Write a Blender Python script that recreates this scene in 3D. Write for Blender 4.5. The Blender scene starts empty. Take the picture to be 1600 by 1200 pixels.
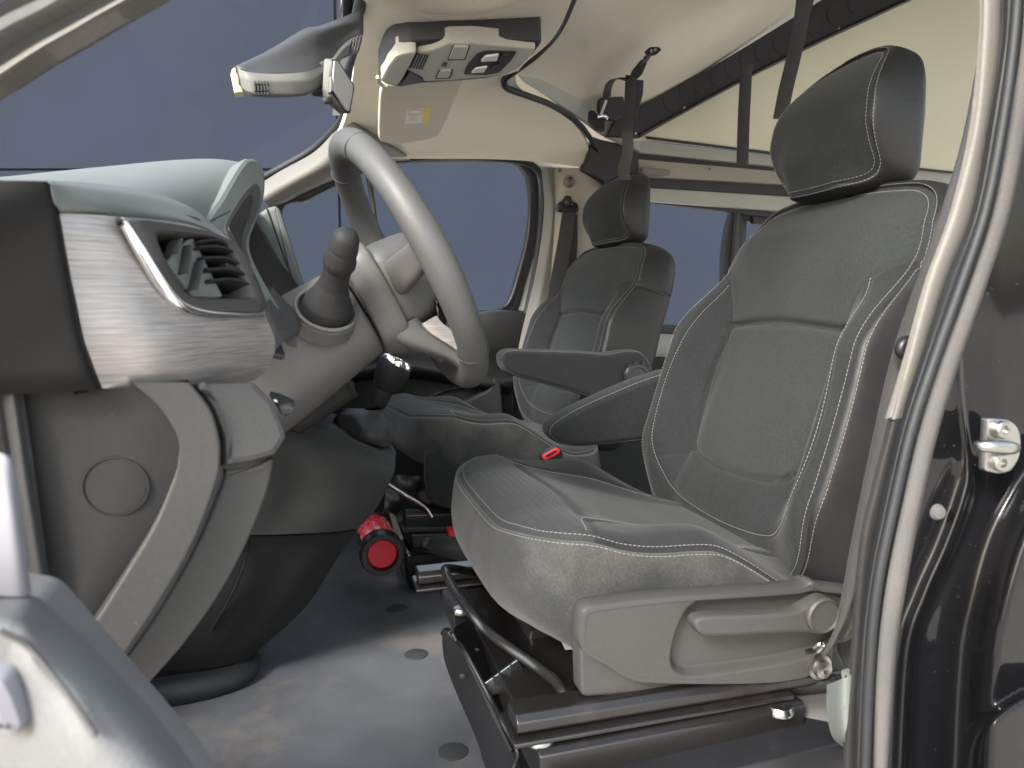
import bpy, bmesh, math, random
import numpy as np
from mathutils import Vector, Matrix
random.seed(5)
C = bpy.context.scene.collection
R = math.radians
# ------------------------------------------------------------------ camera
F = 1155.0; YAW = R(15.0); PIT = R(5.93)
fw = np.array([math.sin(YAW)*math.cos(PIT), math.cos(YAW)*math.cos(PIT), -math.sin(PIT)])
rt = np.array([math.cos(YAW), -math.sin(YAW), 0.0])
up = np.cross(rt, fw)
cam_d = bpy.data.cameras.new('camera'); cam = bpy.data.objects.new('camera', cam_d); C.objects.link(cam)
cam.matrix_world = Matrix(((rt[0], up[0], -fw[0], 0), (rt[1], up[1], -fw[1], 0), (rt[2], up[2], -fw[2], 0), (0, 0, 0, 1)))
cam_d.sensor_width = 36; cam_d.lens = F/1600*36; cam_d.clip_start = 0.02; cam_d.clip_end = 300
cam_d.dof.use_dof = True; cam_d.dof.focus_distance = 1.15; cam_d.dof.aperture_fstop = 10.0
bpy.context.scene.camera = cam
# ------------------------------------------------------------------ world, sun, exposure
W = bpy.data.worlds.new('World'); bpy.context.scene.world = W; W.use_nodes = True
wn = W.node_tree; bg = wn.nodes['Background']
sky = wn.nodes.new('ShaderNodeTexSky'); sky.sky_type = 'NISHITA'; sky.sun_disc = False
SUN_EL, SUN_ROT = R(35), R(228)
sky.sun_elevation = SUN_EL; sky.sun_rotation = SUN_ROT; sky.air_density = 1.6; sky.dust_density = 3.0; sky.ozone_density = 1.0
hsv = wn.nodes.new('ShaderNodeHueSaturation'); hsv.inputs['Saturation'].default_value = 0.60
wn.links.new(sky.outputs[0], hsv.inputs['Color']); wn.links.new(hsv.outputs[0], bg.inputs[0]); bg.inputs[1].default_value = 0.15
sl = bpy.data.lights.new('sun', 'SUN'); sun = bpy.data.objects.new('sun', sl); C.objects.link(sun)
sl.energy = 1.7; sl.angle = R(14); sl.color = (1.0, 0.97, 0.93)
# direction towards the sun: rotation measured clockwise from +Y seen from above
sd = Vector((math.sin(SUN_ROT)*math.cos(SUN_EL), math.cos(SUN_ROT)*math.cos(SUN_EL), math.sin(SUN_EL)))
sun.rotation_euler = sd.to_track_quat('Z', 'Y').to_euler()
vs = bpy.context.scene.view_settings; vs.view_transform = 'Standard'; vs.look = 'None'; vs.exposure = 1.8; vs.gamma = 1.0
try:
    cy = bpy.context.scene.cycles; cy.max_bounces = 10; cy.diffuse_bounces = 6; cy.glossy_bounces = 4; cy.transparent_max_bounces = 12
    cy.use_denoising = True; cy.sample_clamp_indirect = 6.0; cy.caustics_reflective = False; cy.caustics_refractive = False
except Exception: pass
# ------------------------------------------------------------------ pixel rays
def ray(x, y): return fw + rt*((x-800)/F) - up*((y-600)/F)
def q(x, y, Y): d = ray(x, y); return d*(Y/d[1])
def qz(x, y, Z): d = ray(x, y); return d*(Z/d[2])
def qx(x, y, X): d = ray(x, y); return d*(X/d[0])
def qp(x, y, P0, N):
    d = ray(x, y); return d*(np.dot(P0, N)/np.dot(d, N))
# ------------------------------------------------------------------ materials
MATS = {}
def mat(name, col, rough=.5, metal=0., noise=None, bump=None, spec=.5, coat=0., sheen=0., streak=None, dirt=None, extra=None):
    """noise=(scale, amount) colour mottling; bump=(scale, strength, dist) fine grain"""
    m = bpy.data.materials.new(name); m.use_nodes = True; nt = m.node_tree; b = nt.nodes['Principled BSDF']
    b.inputs['Base Color'].default_value = (*col, 1); b.inputs['Roughness'].default_value = rough; b.inputs['Metallic'].default_value = metal
    b.inputs['Specular IOR Level'].default_value = spec; b.inputs['Coat Weight'].default_value = coat; b.inputs['Coat Roughness'].default_value = .04
    b.inputs['Sheen Weight'].default_value = sheen
    tc = nt.nodes.new('ShaderNodeTexCoord'); co = tc.outputs['Object']
    colsock = None
    if noise:
        n = nt.nodes.new('ShaderNodeTexNoise'); n.inputs['Scale'].default_value = noise[0]; n.inputs['Detail'].default_value = 6
        nt.links.new(co, n.inputs['Vector'])
        r = nt.nodes.new('ShaderNodeMapRange'); r.inputs['From Min'].default_value = .3; r.inputs['From Max'].default_value = .7
        r.inputs['To Min'].default_value = 1-noise[1]; r.inputs['To Max'].default_value = 1+noise[1]; nt.links.new(n.outputs['Fac'], r.inputs['Value'])
        mx = nt.nodes.new('ShaderNodeVectorMath'); mx.operation = 'SCALE'; mx.inputs[0].default_value = col; nt.links.new(r.outputs[0], mx.inputs['Scale'])
        colsock = mx.outputs[0]
        rr = nt.nodes.new('ShaderNodeMapRange'); rr.inputs['To Min'].default_value = rough-.08*min(1, noise[1]*8); rr.inputs['To Max'].default_value = min(1, rough+.08)
        nt.links.new(n.outputs['Fac'], rr.inputs['Value']); nt.links.new(rr.outputs[0], b.inputs['Roughness'])
    if dirt:   # (scale, colour, lo, hi) patches of dust
        n = nt.nodes.new('ShaderNodeTexNoise'); n.inputs['Scale'].default_value = dirt[0]; n.inputs['Detail'].default_value = 8; n.inputs['Roughness'].default_value = .65
        nt.links.new(co, n.inputs['Vector'])
        r = nt.nodes.new('ShaderNodeMapRange'); r.inputs['From Min'].default_value = dirt[2]; r.inputs['From Max'].default_value = dirt[3]; nt.links.new(n.outputs['Fac'], r.inputs['Value'])
        mx = nt.nodes.new('ShaderNodeMix'); mx.data_type = 'RGBA'; nt.links.new(r.outputs[0], mx.inputs['Factor'])
        if colsock: nt.links.new(colsock, mx.inputs['A'])
        else: mx.inputs['A'].default_value = (*col, 1)
        mx.inputs['B'].default_value = (*dirt[1], 1); colsock = mx.outputs['Result']
    if bump and not metal:
        n = nt.nodes.new('ShaderNodeTexNoise'); n.inputs['Scale'].default_value = 480; n.inputs['Detail'].default_value = 3; nt.links.new(co, n.inputs['Vector'])
        r = nt.nodes.new('ShaderNodeMapRange'); r.inputs['From Min'].default_value = .3; r.inputs['From Max'].default_value = .7
        a_ = .22 if sheen else .08; r.inputs['To Min'].default_value = 1-a_; r.inputs['To Max'].default_value = 1+a_; nt.links.new(n.outputs['Fac'], r.inputs['Value'])
        mx = nt.nodes.new('ShaderNodeVectorMath'); mx.operation = 'SCALE'
        if colsock: nt.links.new(colsock, mx.inputs[0])
        else: mx.inputs[0].default_value = col
        nt.links.new(r.outputs[0], mx.inputs['Scale']); colsock = mx.outputs[0]
    if name in ('fabric', 'fabric_dusty', 'rib_back', 'rib_cushion', 'dash_dark', 'panel_mid', 'panel_grey', 'floor_vinyl', 'gloss_black', 'steel_black', 'shroud', 'rim_leather', 'satin_black'):
        n = nt.nodes.new('ShaderNodeTexNoise'); n.inputs['Scale'].default_value = 300; n.inputs['Detail'].default_value = 2; nt.links.new(co, n.inputs['Vector'])
        r = nt.nodes.new('ShaderNodeMapRange'); r.inputs['From Min'].default_value = .71; r.inputs['From Max'].default_value = .80; r.inputs['To Max'].default_value = .16; nt.links.new(n.outputs['Fac'], r.inputs['Value'])
        mx = nt.nodes.new('ShaderNodeMix'); mx.data_type = 'RGBA'; nt.links.new(r.outputs[0], mx.inputs['Factor'])
        if colsock: nt.links.new(colsock, mx.inputs['A'])
        else: mx.inputs['A'].default_value = (*col, 1)
        mx.inputs['B'].default_value = (.30, .28, .25, 1); colsock = mx.outputs['Result']
    if colsock: nt.links.new(colsock, b.inputs['Base Color'])
    if bump:
        n = nt.nodes.new('ShaderNodeTexNoise' if not extra else 'ShaderNodeTexVoronoi'); n.inputs['Scale'].default_value = bump[0]
        nt.links.new(co, n.inputs['Vector'])
        bp = nt.nodes.new('ShaderNodeBump'); bp.inputs['Strength'].default_value = bump[1]; bp.inputs['Distance'].default_value = bump[2]
        nt.links.new(n.outputs[0], bp.inputs['Height']); nt.links.new(bp.outputs[0], b.inputs['Normal'])
        if name in ('fabric', 'fabric_dusty', 'leatherette'):
            n2 = nt.nodes.new('ShaderNodeTexNoise'); n2.inputs['Scale'].default_value = 16; n2.inputs['Detail'].default_value = 3; n2.inputs['Distortion'].default_value = .8; nt.links.new(co, n2.inputs['Vector'])
            b3 = nt.nodes.new('ShaderNodeBump'); b3.inputs['Strength'].default_value = .5; b3.inputs['Distance'].default_value = .004
            nt.links.new(n2.outputs[0], b3.inputs['Height']); nt.links.new(b3.outputs[0], bp.inputs['Normal'])
    MATS[name] = m; m['b'] = 1
    return m
def rib(name, col, axis, scale, strength, rough=.9, curve=0.0):
    """woven fabric with fine ribs running across one object axis"""
    m = mat(name, col, rough, spec=.15, sheen=.08, noise=(9, .10), bump=(1100, .01, .0001)); nt = m.node_tree; b = nt.nodes['Principled BSDF']
    tc = nt.nodes.new('ShaderNodeTexCoord'); w = nt.nodes.new('ShaderNodeTexWave'); w.wave_type = 'BANDS'; w.bands_direction = axis
    w.inputs['Scale'].default_value = scale; w.inputs['Distortion'].default_value = 1.2; w.inputs['Detail'].default_value = 1.5; w.inputs['Detail Scale'].default_value = 0.12
    nt.links.new(tc.outputs['Object'], w.inputs['Vector'])
    n = nt.nodes.new('ShaderNodeTexNoise'); n.inputs['Scale'].default_value = 900; nt.links.new(tc.outputs['Object'], n.inputs['Vector'])
    b1 = nt.nodes.new('ShaderNodeBump'); b1.inputs['Strength'].default_value = strength; b1.inputs['Distance'].default_value = .0012
    b2 = nt.nodes.new('ShaderNodeBump'); b2.inputs['Strength'].default_value = .35; b2.inputs['Distance'].default_value = .0006
    n3 = nt.nodes.new('ShaderNodeTexNoise'); n3.inputs['Scale'].default_value = 14; n3.inputs['Detail'].default_value = 3; nt.links.new(tc.outputs['Object'], n3.inputs['Vector'])
    b4 = nt.nodes.new('ShaderNodeBump'); b4.inputs['Strength'].default_value = .4; b4.inputs['Distance'].default_value = .004; nt.links.new(n3.outputs[0], b4.inputs['Height']); nt.links.new(b4.outputs[0], b1.inputs['Normal'])
    nt.links.new(w.outputs['Fac'], b1.inputs['Height']); nt.links.new(n.outputs['Fac'], b2.inputs['Height']); nt.links.new(b1.outputs[0], b2.inputs['Normal'])
    nt.links.new(b2.outputs[0], b.inputs['Normal']); return m
M = MATS
rib('rib_cushion', (.031, .034, .035), 'X', 34, .35)
rib('rib_back', (.0265, .0295, .0305), 'Y', 90, .07)
mat('fabric', (.0205, .0225, .0235), .95, spec=.12, sheen=.08, noise=(14, .12), bump=(1100, .5, .0008))
mat('fabric_dusty', (.031, .0325, .0325), .95, spec=.2, sheen=.15, bump=(1100, .6, .0008), noise=(10, .12), dirt=(5, (.10, .096, .086), .5, .85))
mat('leatherette', (.016, .016, .017), .48, spec=.35, noise=(30, .08), bump=(420, .35, .0008))
mat('thread', (.21, .205, .20), .8)
mat('dash_grey', (.128, .142, .137), .62, spec=.4, noise=(6, .05), bump=(900, .35, .0005))
mat('dash_dark', (.018, .018, .019), .62, spec=.3, noise=(8, .08), bump=(900, .35, .0005))
mat('panel_grey', (.046, .045, .0445), .5, spec=.45, noise=(7, .06), bump=(800, .45, .0006))
mat('panel_mid', (.048, .048, .048), .55, spec=.35, noise=(7, .06), bump=(800, .45, .0006))
mat('shroud', (.092, .089, .087), .48, spec=.45, noise=(6, .05), bump=(1000, .25, .0004))
mat('rim_leather', (.070, .070, .069), .5, spec=.5, noise=(25, .08), bump=(500, .3, .0006))
mat('black_plastic', (.014, .014, .016), .38, noise=(12, .1))
mat('cap_black', (.0055, .0055, .006), .62, spec=.2, noise=(12, .1), bump=(700, .3, .0004))
mat('satin_black', (.012, .012, .014), .42, noise=(12, .15), bump=(300, .05, .0004))
mat('gloss_black', (.005, .005, .006), .10, spec=.2, coat=.3, dirt=(9, (.012, .012, .012), .55, .9))
mat('steel_black', (.010, .009, .009), .30, metal=.0, coat=.2, dirt=(14, (.05, .042, .035), .6, .95))
mat('bar_black', (.10, .10, .10), .22, metal=.85)
mat('zinc', (.36, .39, .38), .28, metal=1., noise=(20, .1))
mat('chrome', (.85, .86, .87), .12, metal=1.)
mat('steel', (.36, .355, .34), .32, metal=1., noise=(30, .12))
mat('headliner', (.78, .72, .60), .95, spec=.15, noise=(5, .04), bump=(700, .45, .0008))
mat('cream', (.145, .140, .127), .6, noise=(4, .03), bump=(900, .15, .0004))
mat('console_beige', (.46, .45, .40), .55, noise=(5, .03), bump=(900, .2, .0004))
mat('visor', (.60, .55, .45), .75, noise=(5, .03), bump=(700, .3, .0005))
mat('housing_face', (.15, .15, .14), .6, noise=(5, .05), bump=(900, .2, .0004))
mat('housing', (.034, .034, .038), .6, noise=(5, .05), bump=(900, .2, .0004))
mat('pillar_grey', (.27, .25, .215), .6, noise=(5, .04), bump=(700, .3, .0005))
mat('roof_shell', (.62, .59, .49), .22, spec=.5, coat=.3, noise=(3, .04))
mat('board', (.66, .63, .49), .5, noise=(3, .04))
mat('frame_grey', (.33, .34, .31), .4, noise=(6, .06))
mat('roof_black', (.018, .018, .021), .55, noise=(9, .15))
mat('rubber', (.012, .0135, .0155), .6, noise=(18, .15), bump=(300, .3, .0008))
mat('rubber_grey', (.085, .084, .082), .85, noise=(14, .12), bump=(260, .35, .0008))
mat('webbing', (.022, .021, .022), .85, sheen=.3, noise=(40, .2), bump=(1200, .8, .0008))
mat('floor_vinyl', (.112, .117, .130), .5, spec=.35, noise=(6, .30), bump=(400, .35, .0008), dirt=(4.5, (.25, .215, .185), .50, .72))
mat('plug', (.045, .05, .05), .6, noise=(20, .1))
mat('red_paint', (.62, .015, .035), .25, coat=.5)
mat('red_plastic', (.60, .03, .03), .35)
mat('label_white', (.75, .72, .68), .6); mat('label_yellow', (.72, .58, .10), .6); mat('label_pink', (.72, .36, .30), .6)
mat('foam', (.62, .54, .33), .9, noise=(40, .1)); mat('lamp_lens', (.8, .8, .76), .15, coat=.5)
mat('mirror_glass', (.50, .50, .50), .3, metal=.25)  # light grey base stands in for the cab reflected in the mirror
mat('carpet', (.05, .05, .05), 1., noise=(120, .5), bump=(300, 1., .004))
mat('ground', (.56, .52, .47), .95, noise=(1.2, .12), bump=(30, .6, .01), dirt=(3, (.40, .37, .34), .5, .8))
mat('wall_panel', (.0245, .0300, .0450), .85, spec=.04, noise=(.7, .05))
mat('joint', (.006, .007, .012), .8)
mat('door_trim', (.125, .128, .130), .6, noise=(10, .08), bump=(500, .4, .0008))
mat('door_light', (.20, .20, .225), .5, noise=(6, .04))
mat('copper', (.35, .09, .05), .5)
def brushed():
    m = mat('brushed_silver', (.50, .47, .46), .42, metal=.5); nt = m.node_tree; b = nt.nodes['Principled BSDF']
    tc = nt.nodes.new('ShaderNodeTexCoord'); mp = nt.nodes.new('ShaderNodeMapping'); mp.inputs['Scale'].default_value = (22, 22, 800)
    n = nt.nodes.new('ShaderNodeTexNoise'); n.inputs['Scale'].default_value = 1; n.inputs['Detail'].default_value = 5; n.inputs['Roughness'].default_value = .7
    nt.links.new(tc.outputs['Object'], mp.inputs[0]); nt.links.new(mp.outputs[0], n.inputs['Vector'])
    r = nt.nodes.new('ShaderNodeValToRGB'); r.color_ramp.elements[0].position = .3; r.color_ramp.elements[1].position = .72
    r.color_ramp.elements[0].color = (.20, .187, .183, 1); r.color_ramp.elements[1].color = (.47, .44, .43, 1)
    nt.links.new(n.outputs['Fac'], r.inputs[0]); nt.links.new(r.outputs[0], b.inputs['Base Color'])
    bp = nt.nodes.new('ShaderNodeBump'); bp.inputs['Strength'].default_value = .25; bp.inputs['Distance'].default_value = .0006
    nt.links.new(n.outputs['Fac'], bp.inputs['Height']); nt.links.new(bp.outputs[0], b.inputs['Normal'])
brushed()
def glassmat():
    m = bpy.data.materials.new('glass'); m.use_nodes = True; nt = m.node_tree; nt.nodes.clear()
    o = nt.nodes.new('ShaderNodeOutputMaterial'); t = nt.nodes.new('ShaderNodeBsdfTransparent'); t.inputs[0].default_value = (.93, .95, .96, 1)
    g = nt.nodes.new('ShaderNodeBsdfGlossy'); g.inputs['Roughness'].default_value = .02; g.inputs[0].default_value = (1, 1, 1, 1)
    d = nt.nodes.new('ShaderNodeBsdfDiffuse'); d.inputs[0].default_value = (.75, .78, .8, 1)
    fr = nt.nodes.new('ShaderNodeFresnel'); fr.inputs[0].default_value = 1.12
    sc_ = nt.nodes.new('ShaderNodeMath'); sc_.operation = 'MULTIPLY'; sc_.inputs[1].default_value = .004; nt.links.new(fr.outputs[0], sc_.inputs[0])
    mx = nt.nodes.new('ShaderNodeMixShader'); nt.links.new(sc_.outputs[0], mx.inputs[0]); nt.links.new(t.outputs[0], mx.inputs[1]); nt.links.new(g.outputs[0], mx.inputs[2])
    tc = nt.nodes.new('ShaderNodeTexCoord'); mp = nt.nodes.new('ShaderNodeMapping'); mp.inputs['Scale'].default_value = (3, 3, 9)
    n = nt.nodes.new('ShaderNodeTexNoise'); n.inputs['Scale'].default_value = 1.6; n.inputs['Detail'].default_value = 10; n.inputs['Roughness'].default_value = .7; n.inputs['Distortion'].default_value = .6
    nt.links.new(tc.outputs['Object'], mp.inputs[0]); nt.links.new(mp.outputs[0], n.inputs['Vector'])
    r = nt.nodes.new('ShaderNodeMapRange'); r.inputs['From Min'].default_value = .60; r.inputs['From Max'].default_value = .85; r.inputs['To Max'].default_value = .010
    nt.links.new(n.outputs['Fac'], r.inputs['Value'])
    m2 = nt.nodes.new('ShaderNodeMixShader'); nt.links.new(r.outputs[0], m2.inputs[0]); nt.links.new(mx.outputs[0], m2.inputs[1]); nt.links.new(d.outputs[0], m2.inputs[2])
    nt.links.new(m2.outputs[0], o.inputs[0]); MATS['glass'] = m
glassmat()
# ------------------------------------------------------------------ object helpers
def tag(o, label=None, cat=None, group=None, kind=None):
    if label: o['label'] = label
    if cat: o['category'] = cat
    if group: o['group'] = group
    if kind: o['kind'] = kind
    return o
def empty(name, loc, label, cat, group=None):
    o = bpy.data.objects.new(name, None); C.objects.link(o); o.location = loc; o.empty_display_size = .05
    return tag(o, label, cat, group)
def wloc(o):
    v = Vector((0, 0, 0))
    while o is not None: v = v + o.location; o = o.parent
    return v
def link(name, me, parent=None, smooth=True, m=None):
    """mesh data given in van coordinates; children are stored relative to the parent"""
    o = bpy.data.objects.new(name, me); C.objects.link(o)
    if m is not None: me.materials.append(MATS[m] if isinstance(m, str) else m)
    if parent is not None:
        o.parent = parent; me.transform(Matrix.Translation(-wloc(parent)))
    if smooth: me.polygons.foreach_set('use_smooth', [True]*len(me.polygons))
    return o
def mesh(name, V, Fc, m, parent=None, smooth=True, recalc=True, auto=None):
    me = bpy.data.meshes.new(name); me.from_pydata([tuple(map(float, v)) for v in V], [], Fc)
    if recalc:
        bm = bmesh.new(); bm.from_mesh(me); bmesh.ops.remove_doubles(bm, verts=bm.verts, dist=1e-6); bmesh.ops.recalc_face_normals(bm, faces=bm.faces); bm.to_mesh(me); bm.free()
    o = link(name, me, parent, smooth, m)
    if auto is not None: sharp(o, auto)
    return o
def sharp(o, deg):
    me = o.data; bm = bmesh.new(); bm.from_mesh(me)
    for e in bm.edges:
        if len(e.link_faces) == 2 and e.calc_face_angle(0) > R(deg): e.smooth = False
    bm.to_mesh(me); bm.free()
def cr(P, n, closed=False):
    """Catmull-Rom resample to n points, evenly in arc length"""
    P = np.array(P, float); k = len(P)
    if k == 2 and not closed: return P[0]+(P[1]-P[0])*np.linspace(0, 1, n)[:, None]
    if closed: E = np.vstack([P[-1], P, P[0], P[1]]); segs = k
    else: E = np.vstack([2*P[0]-P[1], P, 2*P[-1]-P[-2]]); segs = k-1
    out = []; T = np.linspace(0, 1, 24, endpoint=False)
    for i in range(segs):
        a, b, c, d = E[i], E[i+1], E[i+2], E[i+3]
        for t in T: out.append(.5*((2*b)+(-a+c)*t+(2*a-5*b+4*c-d)*t*t+(-a+3*b-3*c+d)*t**3))
    out.append(E[segs+1]); out = np.array(out)
    L = np.r_[0, np.cumsum(np.linalg.norm(np.diff(out, axis=0), axis=1))]
    s = np.linspace(0, L[-1], n, endpoint=not closed)
    return np.stack([np.interp(s, L, out[:, j]) for j in range(out.shape[1])], 1)
def poly(P, n, closed=True):
    P = np.array(P, float)
    if closed: P = np.vstack([P, P[:1]])
    L = np.r_[0, np.cumsum(np.linalg.norm(np.diff(P, axis=0), axis=1))]
    s = np.linspace(0, L[-1], n, endpoint=not closed)
    return np.stack([np.interp(s, L, P[:, j]) for j in range(P.shape[1])], 1)
def rnd(P, r, k=5):
    """round the corners of a closed 2-D polygon; r a number or one per corner"""
    P = [np.array(p, float) for p in P]; out = []; n = len(P)
    for i in range(n):
        a, b, c = P[i-1], P[i], P[(i+1) % n]; ri = r[i] if isinstance(r, (list, tuple)) else r
        u = a-b; v = c-b; lu = np.linalg.norm(u); lv = np.linalg.norm(v); d = min(ri, lu*.48, lv*.48)
        s = b+u/lu*d; e = b+v/lv*d
        if d < 1e-9: out.append(b); continue
        for t in np.linspace(0, 1, k): out.append((1-t)**2*s+2*t*(1-t)*b+t*t*e)
    return out
def grid_faces(nu, nv, cu=False, cv=False):
    Fc = []
    for i in range(nu if cu else nu-1):
        for j in range(nv if cv else nv-1):
            a = i*nv+j; b = ((i+1) % nu)*nv+j; c = ((i+1) % nu)*nv+(j+1) % nv; d = i*nv+(j+1) % nv
            Fc.append((a, b, c, d))
    return Fc
def surf(name, rows, m, parent=None, thick=.004, nu=24, nv=40, flip=False, disp=None, lin=0, cut=None, td=None):
    """smooth skin through rows of van points; thickness goes away from the camera"""
    A = [cr(r, nv) for r in rows]; A = np.array(A)
    if lin:      # straight between rows, edges eased lin times
        nu = max(nu, 40); G = np.array([poly(A[:, j], nu, False) for j in range(nv)]).transpose(1, 0, 2)
        for _ in range(lin): G[1:-1] = (G[:-2]+2*G[1:-1]+G[2:])/4
    else: G = np.array([cr(A[:, j], nu) for j in range(nv)]).transpose(1, 0, 2)
    if disp is not None: G = disp(G)
    V = G.reshape(-1, 3); Fc = grid_faces(nu, nv)
    if cut is not None:
        px = 800+F*(V@rt)/(V@fw); py = 600-F*(V@up)/(V@fw); inside = pip(np.array(cut, float), px, py); Fc = [f for f in Fc if not all(inside[list(f)])]
    if not thick: return mesh(name, V, Fc, m, parent)
    du = np.gradient(G, axis=0); dv = np.gradient(G, axis=1); N = np.cross(du, dv); N /= (np.linalg.norm(N, axis=2, keepdims=True)+1e-12)
    c = G[nu//2, nv//2]
    if np.dot(N[nu//2, nv//2], c) < 0: N = -N
    if td is not None and (N*np.array(td)).sum() < 0: N = -N
    if flip: N = -N
    B = (G+N*thick).reshape(-1, 3); n = len(V); V2 = np.vstack([V, B]); F2 = list(Fc)+[tuple(reversed([x+n for x in f])) for f in Fc]
    def idx(i, j): return i*nv+j
    for j in range(nv-1):
        for i in (0, nu-1): F2.append((idx(i, j), idx(i, j+1), idx(i, j+1)+n, idx(i, j)+n))
    for i in range(nu-1):
        for j in (0, nv-1): F2.append((idx(i, j), idx(i+1, j), idx(i+1, j)+n, idx(i, j)+n))
    return mesh(name, V2, F2, m, parent, auto=50)
def tube(name, P, r, m, parent=None, n=12, closed=False, res=None, sx=1., caps=True, smoothpath=True, upv=None):
    P = np.array(P, float); k = res or max(len(P)*8, 8)
    if smoothpath: P2 = cr(P, k, closed)
    else: P2 = P; k = len(P)
    if np.isscalar(r): rr = np.full(k, r)
    else: rr = np.interp(np.linspace(0, 1, k), np.linspace(0, 1, len(r)), r)
    T = np.roll(P2, -1, 0)-np.roll(P2, 1, 0) if closed else np.gradient(P2, axis=0)
    T /= np.linalg.norm(T, axis=1, keepdims=True)+1e-12
    u = np.array(upv if upv is not None else ([0, 0, 1] if abs(T[0][2]) < .9 else [1, 0, 0]), float)
    V = []
    for i in range(k):
        if upv is not None: u = np.array(upv, float)
        u = u-T[i]*np.dot(u, T[i]); u /= np.linalg.norm(u); w = np.cross(T[i], u)
        for a in np.linspace(0, 2*math.pi, n, endpoint=False): V.append(P2[i]+u*math.cos(a)*rr[i]+w*math.sin(a)*rr[i]*sx)
    Fc = grid_faces(k, n, closed, True)
    if caps and not closed: Fc += [tuple(range(n)), tuple((k-1)*n+j for j in range(n))]
    return mesh(name, V, Fc, m, parent, auto=60)
def lathe(name, prof, base, axis, m, parent=None, n=32, auto=35, close=True):
    """prof: (radius, height) pairs along axis from base"""
    ax = np.array(axis, float); ax /= np.linalg.norm(ax); u = np.cross(ax, [0, 0, 1] if abs(ax[2]) < .9 else [1, 0, 0]); u /= np.linalg.norm(u); w = np.cross(ax, u)
    V = []
    for r, h in prof:
        for a in np.linspace(0, 2*math.pi, n, endpoint=False): V.append(np.array(base)+ax*h+(u*math.cos(a)+w*math.sin(a))*max(r, 1e-5))
    Fc = grid_faces(len(prof), n, False, True)
    if close: Fc += [tuple(range(n)), tuple((len(prof)-1)*n+j for j in range(n))]
    return mesh(name, V, Fc, m, parent, auto=auto)
def plate(name, O, m, parent=None, thick=.01, bev=.002, N=None, auto=32, dome=0.):
    """closed outline O of van points in one plane; front towards the camera, rounded rim, body thick metres behind"""
    O = np.array(O, float); n = len(O); c = O.mean(0)
    if N is None:
        N = np.zeros(3)
        for i in range(n): N += np.cross(O[i]-c, O[(i+1) % n]-c)
        N /= np.linalg.norm(N)
        if np.dot(N, c) > 0: N = -N
    N = np.array(N, float); N /= np.linalg.norm(N)
    T = np.roll(O, -1, 0)-np.roll(O, 1, 0); T /= np.linalg.norm(T, axis=1, keepdims=True)+1e-12
    I = np.cross(N, T)
    area = sum(np.dot(N, np.cross(O[i]-c, O[(i+1) % n]-c)) for i in range(n))
    if area < 0: I = -I
    rings = [O-N*thick, O-N*bev, O-N*bev*.3+I*bev*.3, O+I*bev]
    if bev <= 0: rings = [O-N*thick, O]
    V = np.vstack(rings); Fc = grid_faces(len(rings), n, False, True)
    me = bpy.data.meshes.new(name); bm = bmesh.new(); vs_ = [bm.verts.new(tuple(v)) for v in V]
    for f in Fc:
        try: bm.faces.new([vs_[i] for i in f])
        except ValueError: pass
    L = len(rings)-1
    for base, rev in ((0, True), (L*n, False)):
        loop = [vs_[base+i] for i in range(n)]
        if rev: loop.reverse()
        try: bm.faces.new(loop)
        except ValueError: pass
    bmesh.ops.recalc_face_normals(bm, faces=bm.faces)
    bmesh.ops.triangulate(bm, faces=[f for f in bm.faces if len(f.verts) > 4])
    bm.verts.index_update()
    for e in bm.edges:
        if all(v.index >= L*n for v in e.verts) or all(v.index < n for v in e.verts): e.smooth = False
    bm.to_mesh(me); bm.free(); o = link(name, me, parent, True, m); sharp(o, auto); return o
def slab(name, px, Y, m, parent=None, thick=.01, bev=.002, r=0, smooth=0, plane=None, **k):
    """outline given in photo pixels on the van plane Y (or on plane (P0, N)), built with real thickness"""
    P = px
    if smooth: P = cr(px, smooth, True)
    elif r: P = rnd(px, r)
    O = [q(x, y, Y) if plane is None else qp(x, y, *plane) for x, y in P]
    return plate(name, O, m, parent, thick, bev, **k)
def plane3(a, b, c):
    a, b, c = map(np.array, (a, b, c)); N = np.cross(b-a, c-a); N /= np.linalg.norm(N); return (a, N)
def box(name, a, b, m, parent=None, bev=.002, rot=None, auto=40):
    a = np.array(a, float); b = np.array(b, float); lo, hi = np.minimum(a, b), np.maximum(a, b)
    bm = bmesh.new(); bmesh.ops.create_cube(bm, size=1)
    bmesh.ops.scale(bm, vec=tuple(hi-lo), verts=bm.verts)
    if bev: bmesh.ops.bevel(bm, geom=list(bm.edges), offset=min(bev, .45*min(hi-lo)), segments=2, affect='EDGES', profile=.5)
    Mx = Matrix.Translation(tuple((lo+hi)/2))
    if rot is not None: Mx = Mx @ rot
    bmesh.ops.transform(bm, matrix=Mx, verts=bm.verts)
    me = bpy.data.meshes.new(name); bm.to_mesh(me); bm.free(); o = link(name, me, parent, True, m); sharp(o, auto); return o
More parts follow.
